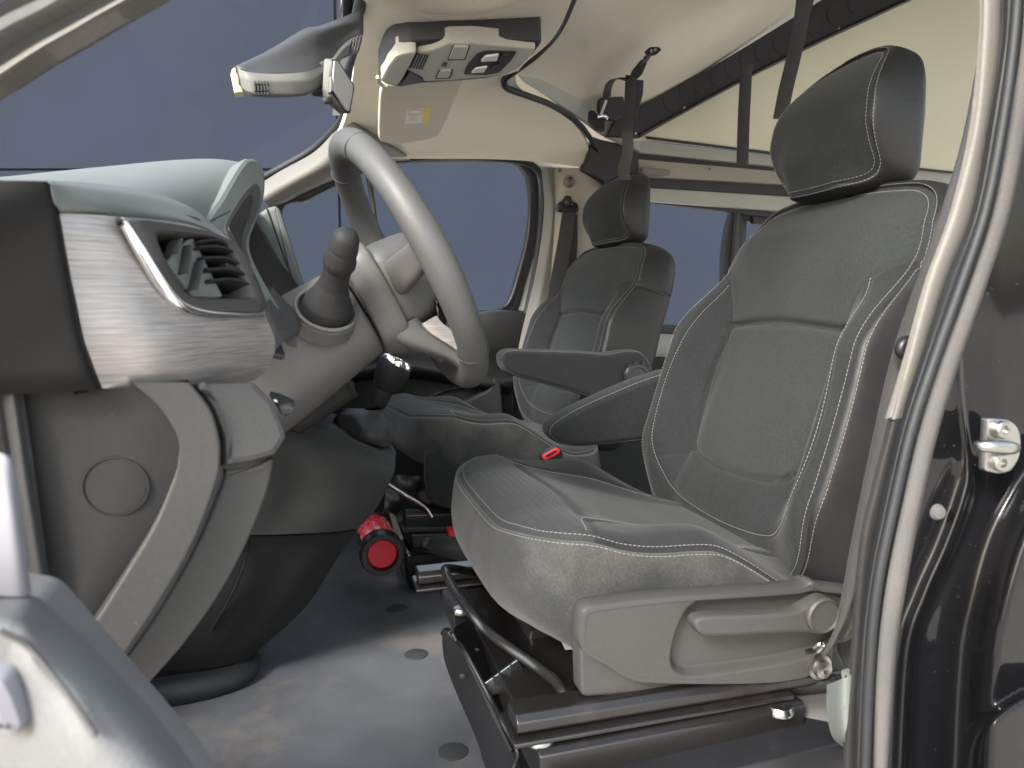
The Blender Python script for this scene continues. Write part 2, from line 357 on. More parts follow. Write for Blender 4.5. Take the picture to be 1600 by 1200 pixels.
def ring_plate(name, outer, inner, m, parent=None, depth=.02, n=96, raise_=.004, deep=None):
    """frame between two closed outlines (van points): rounded front, inner wall going back"""
    A = cr(outer, n, True); B = cr(inner, n, True)
    ca = A.mean(0); N = np.zeros(3)
    for i in range(n): N += np.cross(A[i]-ca, A[(i+1) % n]-ca)
    N /= np.linalg.norm(N)
    if np.dot(N, ca) > 0: N = -N
    # match starting points
    k = np.argmin(np.linalg.norm(B-ca-(A[0]-ca), axis=1)); B = np.roll(B, -k, 0)
    if np.linalg.norm(B[n//4]-A[n//4]) > np.linalg.norm(B[-n//4]-A[n//4]): B = np.roll(B[::-1], 1, 0)
    rg = [A-N*depth, A, A*.85+B*.15+N*raise_, A*.2+B*.8+N*raise_, B+N*raise_*.3, B-N*(deep or depth)]
    return mesh(name, np.vstack(rg), grid_faces(len(rg), n, False, True), m, parent, auto=60), B-N*(deep or depth), N
def ribbon(name, P, w, m, parent=None, t=.0016, res=40, dirv=(0, 1, 0)):
    """flat webbing: path P, width vector(s) w (van space)"""
    P2 = cr(P, res); W_ = np.array(w, float)
    if W_.ndim == 1: W_ = np.repeat(W_[None], len(P), 0)
    W2 = cr(W_, res) if len(W_) > 1 else W_
    T = np.gradient(P2, axis=0); N = np.cross(T, W2); N /= np.linalg.norm(N, axis=1, keepdims=True)+1e-12
    V = []
    for i in range(res):
        h = W2[i]/2; V += [P2[i]-h-N[i]*t*.3, P2[i]-h*.94-N[i]*t/2, P2[i]+h*.94-N[i]*t/2, P2[i]+h-N[i]*t*.3, P2[i]+h+N[i]*t*.3, P2[i]+h*.94+N[i]*t/2, P2[i]-h*.94+N[i]*t/2, P2[i]-h+N[i]*t*.3]
    return mesh(name, V, grid_faces(res, 8, False, True)+[tuple(range(8)), tuple((res-1)*8+j for j in range(8))], m, parent, auto=50)
def join_boxes(name, items, m, parent=None):
    """items: (centre, dir, normal, length, width, height) small boxes in one mesh"""
    V = []; Fc = []
    for c, d, n, l, w, h in items:
        d = d/(np.linalg.norm(d)+1e-12); s = np.cross(n, d); s /= (np.linalg.norm(s)+1e-12); n2 = np.cross(d, s); b = len(V)
        for i in (-1, 1):
            for j in (-1, 1):
                V += [c+d*i*l/2+s*j*w/2-n2*h*.6, c+d*i*l/2*.8+s*j*w/2*.7+n2*h*.5]
        Fc += [(b, b+1, b+3, b+2), (b+4, b+6, b+7, b+5), (b, b+4, b+5, b+1), (b+2, b+3, b+7, b+6), (b+1, b+5, b+7, b+3)]
    return mesh(name, V, Fc, m, parent, smooth=True, recalc=False)
# ------------------------------------------------------------------ upholstered bodies
def pip(P, a, b):
    """points (a, b arrays) inside polygon P"""
    P = np.array(P); ins = np.zeros(a.shape, bool); j = len(P)-1
    for i in range(len(P)):
        c = ((P[i, 1] > b) != (P[j, 1] > b)) & (a < (P[j, 0]-P[i, 0])*(b-P[i, 1])/(P[j, 1]-P[i, 1]+1e-15)+P[i, 0]); ins ^= c; j = i
    return ins
class Pad:
    """body with a front skin H(a,b) inside a closed chart outline, a skirt round it and a back; Mf maps (a,b,n) to van space"""
    def __init__(s, outline, H, prof, Mf, center, nr=70, nt=420, nback=None):
        s.H, s.Mf, s.nt, s.nr = H, Mf, nt, nr
        s.O = cr(outline, nt, True); T = np.roll(s.O, -1, 0)-np.roll(s.O, 1, 0); T /= np.linalg.norm(T, axis=1, keepdims=True)
        s.N2 = np.stack([T[:, 1], -T[:, 0]], 1)
        if np.sum(s.N2*(s.O-np.array(center))) < 0: s.N2 = -s.N2
        s.c = np.array(center); s.prof = prof
        rr = np.linspace(0, 1, nr); rr[0] = .0004
        A = s.c[0]+(s.O[None, :, 0]-s.c[0])*rr[:, None]; B = s.c[1]+(s.O[None, :, 1]-s.c[1])*rr[:, None]
        s.A, s.B = A, B
        fr = Mf(A, B, H(A, B))                         # nr x nt x 3
        sk = []; he = H(s.O[:, 0], s.O[:, 1])
        for k in range(1, 26):
            off, dn = s.pr(k/25.)
            ab = s.O+s.N2*off[:, None]; n_ = he+dn if nback is None else he*(1-k/25.)+(nback(s.O[:, 0], s.O[:, 1]))*(k/25.)+dn
            sk.append(Mf(ab[:, 0], ab[:, 1], n_)); s.last = (ab, n_)
        ab, n_ = s.last; bk = []
        for k in (.75, .5, .25, .02):
            X = s.c+(ab-s.c)*k; bk.append(Mf(X[:, 0], X[:, 1], n_*k+n_.mean()*(1-k)))
        s.G = np.concatenate([fr, np.array(sk), np.array(bk)], 0)
        s.zone = np.r_[np.zeros(nr), np.ones(25), np.full(4, 2)]
    def pr(s, t):
        tab = s.prof(s.O[:, 0], s.O[:, 1])             # list of (off array, dn array)
        tt = t*(len(tab)-1); i = min(int(tt), len(tab)-2); f = tt-i
        g = lambda a: np.broadcast_to(a, (s.nt,)).astype(float)
        p = [g(tab[max(0, min(len(tab)-1, j))][0]) for j in (i-1, i, i+1, i+2)]; r_ = [g(tab[max(0, min(len(tab)-1, j))][1]) for j in (i-1, i, i+1, i+2)]
        cm = lambda a, b, c, d: .5*(2*b+(-a+c)*f+(2*a-5*b+4*c-d)*f*f+(-a+3*b-3*c+d)*f**3)
        return cm(*p), cm(*r_)
    def on(s, pts):
        p = np.array(pts, float); return s.Mf(p[:, 0], p[:, 1], s.H(p[:, 0], p[:, 1]))
    def normals(s):
        du = np.gradient(s.G, axis=0); dv = np.roll(s.G, -1, 1)-np.roll(s.G, 1, 1); N = np.cross(du, dv); N /= np.linalg.norm(N, axis=2, keepdims=True)+1e-12
        c = s.G.reshape(-1, 3).mean(0); m_ = s.nr-1
        if np.sum(N[m_]*(s.G[m_]-c)) < 0: N = -N
        return N
    def groove(s, curve3, width, depth):
        C3 = np.array(curve3); G = s.G.reshape(-1, 3); lo, hi = C3.min(0)-width*4, C3.max(0)+width*4
        sel = np.where(np.all((G > lo) & (G < hi), 1))[0]
        D = np.full(len(sel), 1e9)
        for i in range(len(C3)-1):
            a, b = C3[i], C3[i+1]; ab = b-a; t = np.clip(((G[sel]-a)@ab)/(ab@ab+1e-15), 0, 1); D = np.minimum(D, np.linalg.norm(G[sel]-(a+t[:, None]*ab), axis=1))
        N = s.normals().reshape(-1, 3); G[sel] -= N[sel]*(depth*np.exp(-(D/width)**2))[:, None]; s.G = G.reshape(s.G.shape)
    def build(s, regions, parent):
        """regions: function(a, b, zone, ring, tindex) -> part index array per face; list of (name, mat)"""
        fn, parts = regions; nr_, nt = s.G.shape[0], s.nt
        V = s.G.reshape(-1, 3); out = []
        I, J = np.meshgrid(np.arange(nr_-1), np.arange(nt), indexing='ij')
        fa = np.stack([I*nt+J, (I+1)*nt+J, (I+1)*nt+(J+1) % nt, I*nt+(J+1) % nt], -1).reshape(-1, 4)
        I = I.ravel(); J = J.ravel(); a = np.zeros(len(I)); b = np.zeros(len(I)); f = I < s.nr-1
        a[f] = (s.A[I[f], J[f]]+s.A[I[f]+1, (J[f]+1) % nt])/2; b[f] = (s.B[I[f], J[f]]+s.B[I[f]+1, (J[f]+1) % nt])/2
        a[~f] = s.O[J[~f], 0]; b[~f] = s.O[J[~f], 1]
        ids = fn(a, b, s.zone[I], I, J)
        N = s.normals().reshape(-1, 3)
        cen = (s.c[0], s.c[1])
        for k, (nm, mm) in enumerate(parts):
            sel = fa[ids == k]
            if len(sel) == 0: continue
            used = np.unique(sel); mp = -np.ones(len(V), int); mp[used] = np.arange(len(used)); Fk = mp[sel]
            me = bpy.data.meshes.new(nm); me.from_pydata(V[used].tolist(), [], Fk.tolist())
            n0 = np.cross(V[sel[len(sel)//2][1]]-V[sel[len(sel)//2][0]], V[sel[len(sel)//2][2]]-V[sel[len(sel)//2][0]])
            if np.dot(n0, N[sel[len(sel)//2][0]]) < 0: me.flip_normals()
            o = link(nm, me, parent, True, mm)
            nn = N[used]; nn = nn/np.linalg.norm(nn, axis=1, keepdims=True)
            try: me.normals_split_custom_set_from_vertices([tuple(x) for x in nn])
            except Exception: pass
            out.append(o)
        return out
def dashes(curve3, nrm, pitch=.0048, l=.0034, w=.00055, h=.0005, lift=.0003):
    L = np.r_[0, np.cumsum(np.linalg.norm(np.diff(curve3, axis=0), axis=1))]; n = max(2, int(L[-1]/pitch)); s = (np.arange(n)+.5)*L[-1]/n; it = []
    for x in s:
        p = np.array([np.interp(x, L, curve3[:, j]) for j in range(3)]); p2 = np.array([np.interp(min(x+.001, L[-1]), L, curve3[:, j]) for j in range(3)]); p1 = np.array([np.interp(max(x-.001, 0), L, curve3[:, j]) for j in range(3)])
        nn = np.array([np.interp(x, L, nrm[:, j]) for j in range(3)]); it.append((p+nn*lift, p2-p1, nn, l, w, h))
    return it
# ================================================================== seats
def sstep(x, a, b): t = np.clip((x-a)/(b-a), 0, 1); return t*t*(3-2*t)
def mirror(h): return h+[(-a, b) for a, b in reversed(h) if abs(a) > 1e-9]
YC = .865
SEAT0 = np.array([.40, YC, -.60])
LEAN = R(17)
BO = np.array([.660, YC+.005, .130]); BL = np.array([0, 1., 0]); BS = np.array([math.sin(LEAN), 0, math.cos(LEAN)]); BN = -np.cross(BS, BL)
if BN[0] > 0: BN = -BN
def Mback(a, b, n): return BO+np.multiply.outer(a, BL)+np.multiply.outer(b, BS)+np.multiply.outer(n, BN)
def Mcush(a, b, n): return np.stack([np.asarray(b)+0*n, YC+np.asarray(a)+0*n, n+0*a], -1)
BK_OUT = mirror([(0, .024), (.10, .022), (.148, .014), (.176, -.012), (.191, -.055), (.197, -.095), (.203, -.14), (.208, -.19), (.212, -.25), (.213, -.32), (.209, -.38), (.18, -.45), (.12, -.475), (0, -.48)])
def Hback(a, b):
    x = np.abs(a)
    win = sstep(b, -.07, -.20)*sstep(b, -.50, -.36)
    bol = .050*win*sstep(x, .115, .185)*(1-.35*sstep(x, .205, .245))
    ins = .010*np.cos(np.clip(x/.13, 0, 1)*math.pi/2)*sstep(b, -.46, -.36)
    ins += .011*np.exp(-((b+.33)/.09)**2)*(1-sstep(x, .09, .15))
    upp = .012*np.exp(-((b+.085)/.07)**2)*(1-.5*sstep(x, .1, .2))-.028*sstep(b, -.04, .03)-.020*sstep(x, .13, .21)*sstep(b, -.16, -.02)
    low = .018*np.exp(-((b+.415)/.04)**2)*(1-sstep(x, .12, .2))
    return bol+ins+upp+low
def prof_back(a, b):
    s = np.ones_like(a); return [(0*s, 0*s), (.006*s, -.004), (.011*s, -.016), (.016*s, -.045*s), (.017*s, -.08*s), (.010*s, -.108*s), (-.008*s, -.124*s), (-.03*s, -.130*s)]
bp_ = Pad(BK_OUT, Hback, prof_back, Mback, (0, -.22), nr=80, nt=460, nback=lambda a, b: 0*a+.01)
def half_insert(y0=.122): return [(y0, -.166), (y0+.008, -.23), (y0+.006, -.30), (y0-.003, -.342), (y0-.03, -.362), (0, -.370)]
ins_poly = half_insert()+[(-a, b) for a, b in reversed(half_insert()[:-1])]
ins_line = cr(ins_poly, 160); hor = cr([(-.122, -.166), (-.06, -.162), (0, -.160), (.06, -.162), (.122, -.166)], 60)
vee = cr([(.122, -.166), (.130, -.135), (.148, -.105), (.172, -.085), (.204, -.076)], 40)
loop_h = [(.150, -.104), (.164, -.14), (.172, -.19), (.184, -.25), (.186, -.31), (.176, -.365), (.150, -.405), (.11, -.428), (0, -.437)]
loop = cr(loop_h+[(-a, b) for a, b in reversed(loop_h[:-1])], 260)
low1 = cr([(.100, -.358), (.135, -.372), (.168, -.392)], 20)
mir = lambda c: c*np.array([-1, 1])
for c_, w_, d_ in ((ins_line, .0036, .0070), (hor, .0048, .0095), (vee, .003, .004), (mir(vee), .003, .004), (loop, .0028, .0028), (low1, .0025, .002), (mir(low1), .0025, .002)):
    bp_.groove(bp_.on(c_), w_, d_)
rimc = lambda P, off: P.on(np.vstack([P.O-P.N2*off, (P.O-P.N2*off)[:1]]))
bp_.groove(rimc(bp_, -.0), .0035, .004)
for sg in (1, -1):
    j_ = int(np.argmin(np.hypot(bp_.O[:, 0]-sg*.197, bp_.O[:, 1]+.09))); bp_.groove(bp_.G[bp_.nr+1:bp_.nr+24, j_], .003, .0035)
up_poly = np.vstack([hor, vee, [(.25, -.07), (.25, .1), (-.25, .1), (-.25, -.07)], mir(vee)[::-1]])
loop_poly = np.vstack([loop, mir(vee)[::-1][-1:], [(-.122, -.166)], [(.122, -.166)]])
def reg_back(a, b, z, I, J):
    k = np.full(len(a), 1)                                  # side bolsters
    inner = pip(loop_poly, a, b); k[inner] = 4
    k[pip(np.array(ins_poly), a, b)] = 0
    k[pip(up_poly, a, b)] = 2
    k[(k == 1) & (a < 0)] = 5
    k[z > 0] = 3
    return k
R_BACK = (reg_back, [('centre_panel', 'rib_back'), ('side_bolster', 'fabric'), ('upper_panel', 'rib_back'), ('side_panel', 'leatherette'), ('inner_bolster', 'fabric'), ('side_bolster', 'fabric')])
# ---- cushion: chart a = lateral, b = van X
CU_OUT = [(0, .186), (.10, .188), (.155, .198), (.192, .222), (.208, .26), (.213, .32), (.217, .40), (.215, .47), (.215, .55), (.19, .61), (.12, .64), (0, .645)]
CU_OUT = CU_OUT+[(-a, b) for a, b in reversed(CU_OUT[1:-1])]
bx = np.array([.14, .165, .185, .21, .25, .29, .33, .38, .45, .55, .66]); bz = np.array([-.248, -.244, -.234, -.222, -.219, -.229, -.243, -.258, -.277, -.297, -.312])
bc = cr(np.stack([bx, bz], 1), 200)
def Hcush(a, b):
    x = np.abs(a); z = np.interp(b, bc[:, 0], bc[:, 1])
    bol = (.027*sstep(b, .28, .40)+.006)*sstep(x, .09, .178)-.050*sstep(b, .38, .54)*sstep(x, .10, .19)
    edge = -.012*sstep(x, .185, .228)-.010*sstep(x, .13, .21)*(1-sstep(b, .18, .27))
    return z+bol+edge-.004*(x/.2)**2
def prof_cush(a, b):
    fr = sstep(b, .26, .17); s = np.ones_like(a)
    return [(0*s, 0*s), (.006*s, -.007*s), (.010*s+.0*fr, -.028*s), (.013*s-.001*fr, -.060*s), (.012*s-.010*fr, -.088*s), (.004*s-.034*fr, -.110*s), (-.02*s-.066*fr, -.122*s), (-.05*s-.09*fr, -.126*s)]
cp_ = Pad(CU_OUT, Hcush, prof_cush, Mcush, (0, .38), nr=80, nt=460)
cr_front = cr([(.132, .276), (.05, .286), (0, .288), (-.05, .286), (-.132, .276)], 60)
bol_in = cr([(.198, .262), (.170, .268), (.150, .278), (.140, .31), (.134, .38), (.130, .48), (.12, .60)], 80)
for c_, w_, d_ in ((cr_front, .006, .004), (bol_in, .004, .004), (mir(bol_in), .004, .004)): cp_.groove(cp_.on(c_), w_, d_)
cp_.groove(rimc(cp_, 0), .0035, .004)
bolster_poly = np.vstack([bol_in, [(.3, .62), (.3, .26)]])
def reg_cush(a, b, z, I, J):
    k = np.full(len(a), 0)
    k[(b > np.interp(a, cr_front[::-1, 0], cr_front[::-1, 1])) & (np.abs(a) < .15)] = 1
    k[pip(bolster_poly, a, b) | ((a > .125) & (b > .30))] = 2; k[pip(bolster_poly*np.array([-1, 1]), a, b) | ((a < -.125) & (b > .30))] = 4
    k[z > 0] = 3
    return k
R_CUSH = (reg_cush, [('thigh_panel', 'rib_cushion'), ('seat_panel', 'rib_back'), ('side_bolster', 'fabric'), ('cushion_border', 'fabric_dusty'), ('side_bolster', 'fabric')])
# ---- head rest, chart a lateral, b along lean
HD_OUT = mirror([(0, .205), (.038, .202), (.068, .187), (.088, .158), (.098, .122), (.100, .085), (.092, .044), (.064, .026), (0, .021)])
def Hhead(a, b):
    x = np.abs(a); return .052-.010*sstep(b, .10, .2)-.058*np.clip((b-.12)/.083, 0, 1)**2-.012*(x/.1)**2-.016*sstep(b, .07, .020)-.028*sstep(x, .04, .10)*sstep(b, .10, .03)
def prof_head(a, b):
    s = np.ones_like(a); return [(0*s, 0*s), (.004*s, -.005*s), (.007*s, -.022*s), (.007*s, -.046*s), (.003*s, -.070*s), (-.010*s, -.080*s), (-.034*s, -.086*s)]
HL = R(6); HSv = np.array([math.sin(HL), 0, math.cos(HL)]); HNv = np.array([-math.cos(HL), 0, math.sin(HL)]); HO = BO+BS*.035+np.array([.010, 0, 0])
def Mhead(a, b, n): return HO+np.multiply.outer(a, BL)+np.multiply.outer(np.asarray(b)-.035, HSv)+np.multiply.outer(n, HNv)
hp_ = Pad(HD_OUT, Hhead, prof_head, Mhead, (0, .14), nr=40, nt=260, nback=lambda a, b: 0*a+.030)
hp_.groove(rimc(hp_, 0), .003, .003)
R_HEAD = (lambda a, b, z, I, J: (z > 0).astype(int), [('headrest_front', 'fabric'), ('headrest_side', 'leatherette')])

def stitch_items(P, chart, lo=None):
    p = P.on(chart); N = np.cross(P.on(chart+[[.002, 0]])-p, P.on(chart+[[0, .002]])-p); N /= np.linalg.norm(N, axis=1, keepdims=True)
    c = P.G.reshape(-1, 3).mean(0)
    if np.sum(N*(p-c)) < 0: N = -N
    return dashes(p, N)
def rim_items(P, lo, hi, off, ring=None):
    """stitches parallel to the outline between two outline fractions; ring>0: on the skirt"""
    n = P.nt; idx = (np.arange(int(lo*n), int(hi*n)) % n)
    N = P.normals()
    if ring is None:
        ch = (P.O-P.N2*off)[idx]; p = P.on(ch)
        Np = N[int(P.nr*(1-off/.22))-1][idx]
    else:
        p = P.G[P.nr-1+ring][idx]; Np = N[P.nr-1+ring][idx]
    return dashes(p, Np)
CUSH = set(); HEADS = set()
def make_seat(name, label):
    S = empty(name, tuple(SEAT0), label, 'car seat', 'front seats of the van')
    bpo = bp_.build(R_BACK, S); cpo = cp_.build(R_CUSH, S); CUSH.update(o.data.name for o in cpo); hpo = hp_.build(R_HEAD, S); HEADS.update(o.data.name for o in hpo)
    it = []
    for c_ in (loop,): it += stitch_items(bp_, c_)
    it += rim_items(bp_, 0, 1, .0045)+rim_items(bp_, 0, 1, 0, ring=3)
    st = join_boxes('stitching', it, 'thread', S); tag(st, kind='stuff'); it = []
    it += rim_items(cp_, 0, 1, .0045)+rim_items(cp_, 0, 1, 0, ring=3)
    for sgn in (1, -1):
        b2 = cr([(.196, .2555), (.165, .262), (.143, .277), (.1335, .31), (.1275, .38), (.1235, .48)], 80)*[sgn, 1]
        it += stitch_items(cp_, b2)
    st = join_boxes('stitching', it, 'thread', S); tag(st, kind='stuff'); CUSH.add(st.data.name); it = []
    it += rim_items(hp_, 0, 1, .004)+rim_items(hp_, 0, 1, 0, ring=3)
    st = join_boxes('stitching', it, 'thread', S); tag(st, kind='stuff'); HEADS.add(st.data.name)
    for s in (-1, 1):
        tube('headrest_post', [Mback(s*.055, -.03, -.05), Mback(s*.055, .09, -.01)], .0065, 'chrome', S, n=12)
    return S
driver_seat = make_seat('driver_seat', 'black fabric driver seat with white stitching, nearest to the open door')
def copy_tree(o, parent=None):
    c = o.copy(); C.objects.link(c); c.parent = parent
    for ch in list(o.children):
        copy_tree(ch, c)
    return c
passenger_seat = copy_tree(driver_seat)
passenger_seat['label'] = 'black fabric passenger seat on the far side, behind the gear lever'
passenger_seat.name = 'passenger_seat'
passenger_seat.location = (SEAT0[0]+.070, 1.775, SEAT0[2]+.008)
PYAW = R(9); passenger_seat.rotation_euler = (0, 0, PYAW)
for ch in passenger_seat.children:
    if ch.data is not None and ch.data.name in CUSH: ch.location = (-.076, 0, -.014)
    if ch.data is not None and ch.data.name in HEADS: ch.location = (.012, 0, .004)
def arm(name, out_px, Y, th, parent, m='fabric', label=None):
    """padded arm: side view outline at the near face plane Y, thickness th away from the camera"""
    P3 = np.array([q(x, y, Y) for x, y in out_px]); ch = P3[:, [0, 2]]
    # inner ring centre
    Mf = lambda a, b, n: np.stack([np.asarray(a)+0*n, Y-n+0*a, np.asarray(b)+0*n], -1)
    O = cr(ch, 300, True); c = O.mean(0)
    def H(a, b): return 0*a-.002
    pr = lambda a, b: [(-.000+0*a, 0*a), (.006+0*a, -.004+0*a), (.009+0*a, -.012+0*a), (.010+0*a, -th*.5+0*a), (.009+0*a, -th*.8+0*a), (.004+0*a, -th*.95+0*a), (-.006+0*a, -th+0*a)]
    p = Pad(ch, H, pr, Mf, c, nr=20, nt=300)
    o = p.build((lambda a, b, z, I, J: np.zeros(len(a), int), [(name, m)]), parent)[0]
    it = rim_items(p, 0, 1, 0, ring=5)+rim_items(p, 0, 1, 0, ring=20)
    st = join_boxes('stitching', it, 'thread', o); tag(st, kind='stuff'); return o
armP = arm('armrest', [(790, 561), (797, 554), (830, 554), (900, 556), (950, 559), (975, 555), (1000, 556), (1014, 575), (1016, 595), (1000, 612), (975, 618), (940, 618), (890, 604), (840, 590), (800, 578)], 1.50, .055, passenger_seat)
armD = arm('armrest', [(869, 677), (873, 668), (900, 650), (960, 622), (1020, 598), (1060, 590), (1075, 620), (1068, 665), (1040, 676), (960, 686), (915, 691), (885, 688)], 1.095, .052, driver_seat)
armP.matrix_parent_inverse = Matrix.Rotation(-PYAW, 4, 'Z')
# knob of the far armrest
kc = q(992, 588, 1.497)
kn = lathe('adjuster_knob', [(.030, 0), (.031, .004), (.031, .012), (.027, .017), (.021, .018), (.020, .0155), (.004, .0155)], kc, (0, -1, 0), 'black_plastic', passenger_seat, n=48)
for i in range(11):
    a = i/11*2*math.pi; c_ = kc+np.array([math.cos(a)*.0315, -.007, math.sin(a)*.0315])
    tube('knob_ridge', [c_+[0, .005, 0], c_+[0, -.007, 0]], .0032, 'black_plastic', kn, n=8)
kn.matrix_parent_inverse = Matrix.Rotation(-PYAW, 4, 'Z')
# side shields of the cushions
arcs = [(665, 715), (672, 706), (700, 702), (740, 704), (790, 716), (850, 738), (850, 800), (740, 793), (700, 795), (676, 785), (666, 760)]
sh = slab('side_skirt', cr(arcs, 90, True), 1.53, 'fabric', passenger_seat, thick=.02, bev=.005); sh.matrix_parent_inverse = Matrix.Rotation(-PYAW, 4, 'Z')
# driver plastic side cover
cov = [(902, 1000), (903, 960), (912, 945), (940, 938), (1040, 927), (1120, 922), (1240, 914), (1262, 905), (1278, 912), (1305, 915), (1330, 925), (1330, 985), (1300, 1010), (1290, 1040), (1240, 1060), (1160, 1066), (1020, 1064), (975, 1055), (945, 1035), (918, 1020)]
lower = [(905, 1000), (960, 1010), (1200, 1020), (1310, 1000), (1310, 1062), (1270, 1068), (908, 1090)]
slab('side_cover', rnd(lower, 12), .612, 'panel_grey', driver_seat, thick=.02, bev=.003)
cov_p = np.array(cov, float)
P3 = np.array([q(x, y, .600) for x, y in cov_p]); ch = P3[:, [0, 2]]; ccen = np.array([.36, -.315])
rec_px = [(1045, 1030), (1050, 990), (1062, 955), (1078, 938), (1110, 930), (1310, 925), (1312, 1000), (1240, 1030), (1100, 1052), (1060, 1050)]
rec = np.array([q(x, y, .600) for x, y in rec_px])[:, [0, 2]]; recO = cr(rec, 120, True)
def sd_in(P, a, b):
    D = np.full(a.shape, 1e9)
    for i in range(len(P)):
        p0, p1 = P[i], P[(i+1) % len(P)]; d = p1-p0; t = np.clip(((a-p0[0])*d[0]+(b-p0[1])*d[1])/(d@d+1e-15), 0, 1)
        D = np.minimum(D, np.hypot(a-p0[0]-t*d[0], b-p0[1]-t*d[1]))
    return np.where(pip(P, a, b), D, -D)
def Hcov(a, b):
    bulge = .010*np.clip((b+.40)/.14, 0, 1)
    return bulge-.011*sstep(sd_in(recO, a, b), -.002, .006)-.004*sstep(b, -.36, -.40)
coverp = Pad(ch, Hcov, lambda a, b: [(-.005+0*a, .001+0*a), (-.0008+0*a, -.003+0*a), (.001+0*a, -.009+0*a), (.001+0*a, -.016+0*a), (-.001+0*a, -.024+0*a)], lambda a, b, n: np.stack([np.asarray(a)+0*n, .600-n+0*a, np.asarray(b)+0*n], -1), ccen, nr=110, nt=460)
coverp.build((lambda a, b, z, I, J: np.zeros(len(a), int), [('side_cover', 'panel_grey')]), driver_seat)
lev = [(1084, 975), (1090, 966), (1110, 962), (1180, 960), (1240, 955), (1262, 945), (1285, 934), (1302, 938), (1306, 960), (1304, 985), (1285, 992), (1262, 990), (1230, 990), (1160, 994), (1110, 996), (1092, 990)]
lv = slab('recliner_lever', cr(lev, 90, True), .574, 'panel_grey', driver_seat, thick=.012, bev=.004)
lathe('lever_hub', [(.0175, -.008), (.0175, .001), (.0155, .003), (.0145, .001), (.002, -.001)], q(1286, 962, .571), (0, -1, 0), 'panel_grey', lv, n=32)
# ================================================================== ground, wall behind, cab floor
gr = box('ground', (-60, -60, -1.35), (60, 60, -1.20), 'ground', bev=0); tag(gr, kind='structure')
fl = box('cab_floor', (-.55, .46, -.66), (2.6, 2.25, -.60), 'floor_vinyl', bev=0); tag(fl, kind='structure')
for px in ((621, 951), (650, 1023), (708, 1175)):
    p = qz(*px, -.60); lathe('floor_plug', [(.020, 0), (.020, .0022), (.017, .0032), (.001, .0034)], p+[0, 0, -.0005], (0, 0, 1), 'plug', fl, n=28)
# panelled wall across the yard, square to the line of sight
WD = 10.0; fh = np.array([math.sin(YAW), math.cos(YAW), 0.]); wp = (fh*WD, fh)
wall = empty('panelled_wall', tuple(fh*WD+np.array([0, 0, -1.2])), 'dark slate blue panelled wall standing beyond the van windows', 'wall')
def wp_(x, y): return qp(x, y, *wp)
xs_px = [-1500, 537, 2200, 3900]; zs = [-1.2, qp(800, 265, *wp)[2], 4.3, 2.5]
zl = -1.2
for i in range(3):
    for j in range(2):
        a = wp_(xs_px[i], 600); b = wp_(xs_px[i+1], 600); g = .016
        d = (b-a)/np.linalg.norm(b-a); a2 = a+d*g; b2 = b-d*g
        if i > 0 and j > 0: continue
        z0, z1 = zs[j]+g, (zs[j+1] if i == 0 else zs[3])-g
        plate('wall_panel', [(a2[0], a2[1], z0), (b2[0], b2[1], z0), (b2[0], b2[1], z1), (a2[0], a2[1], z1)], 'wall_panel', wall, thick=.03, bev=.002, N=-fh)
a = wp_(-1500, 600)+fh*.06; b = wp_(3900, 600)+fh*.06; c0_ = wp_(545, 600)+fh*.045
plate('backing', [(a[0], a[1], -1.2), (c0_[0], c0_[1], -1.2), (c0_[0], c0_[1], 4.28), (a[0], a[1], 4.28)], 'joint', wall, thick=.012, bev=0, N=-fh)
plate('backing', [(a[0], a[1], -1.2), (b[0], b[1], -1.2), (b[0], b[1], 2.45), (a[0], a[1], 2.45)], 'joint', wall, thick=.1, bev=0, N=-fh)
# ================================================================== van body
van = empty('camper_van', (.9, 1.3, -1.2), 'black camper van with its front door open and raised roof', 'van')
def Q(pts): return [q(*p) for p in pts]
# headliner: cab ceiling, one curved shell from the near rail to the top of the far door
rows = [
    [qz(440, -330, .53), qz(520, -330, .545), qz(700, -330, .55), qz(900, -330, .54)],
    [q(548, -90, 1.02), q(640, -90, 1.02), q(780, -90, 1.02), q(915, -90, 1.02)],
    [q(563, 0, 1.28), q(640, 5, 1.24), q(760, 8, 1.22), q(893, 0, 1.20)],
    [q(556, 50, 1.46), q(640, 62, 1.42), q(760, 60, 1.42), q(862, 62, 1.42)],
    [q(553, 105, 1.62), q(640, 118, 1.62), q(740, 115, 1.62), q(812, 108, 1.58)],
    [q(546, 160, 1.80), q(640, 168, 1.80), q(740, 160, 1.80), q(812, 137, 1.66)],
    [q(538, 190, 1.92), q(640, 196, 1.93), q(760, 186, 1.94), q(868, 172, 1.80)],
    [q(528, 215, 2.02), q(640, 224, 2.03), q(780, 216, 2.04), q(905, 205, 1.93)],
    [q(512, 235, 2.08), q(620, 240, 2.09), q(790, 240, 2.09), q(920, 235, 2.03)],
    [q(500, 246, 2.10), q(640, 248, 2.10), q(800, 250, 2.10), q(922, 262, 2.08)],
]
surf('headliner', rows, 'headliner', van, thick=.02, nu=70, nv=60, td=(0, 0, 1))
# roof skin above the cab keeps daylight out
plate('roof_skin', [(.07, .42, .62), (.50, .42, .64), (.50, 2.3, .60), (.07, 2.3, .58)], 'gloss_black', van, thick=-.02 if False else .02, bev=.003, N=(0, 0, 1))
box('cantrail_sun_block', (-.05, .40, .56), (3.0, .47, 1.15), 'gloss_black', van, bev=.01)  # unseen roof side, added to keep the sun off the far board
box('roof_sun_block', (.30, .40, 1.15), (3.0, 2.25, 1.19), 'gloss_black', van, bev=.01)  # unseen roof lid, added to block sun and sky from above
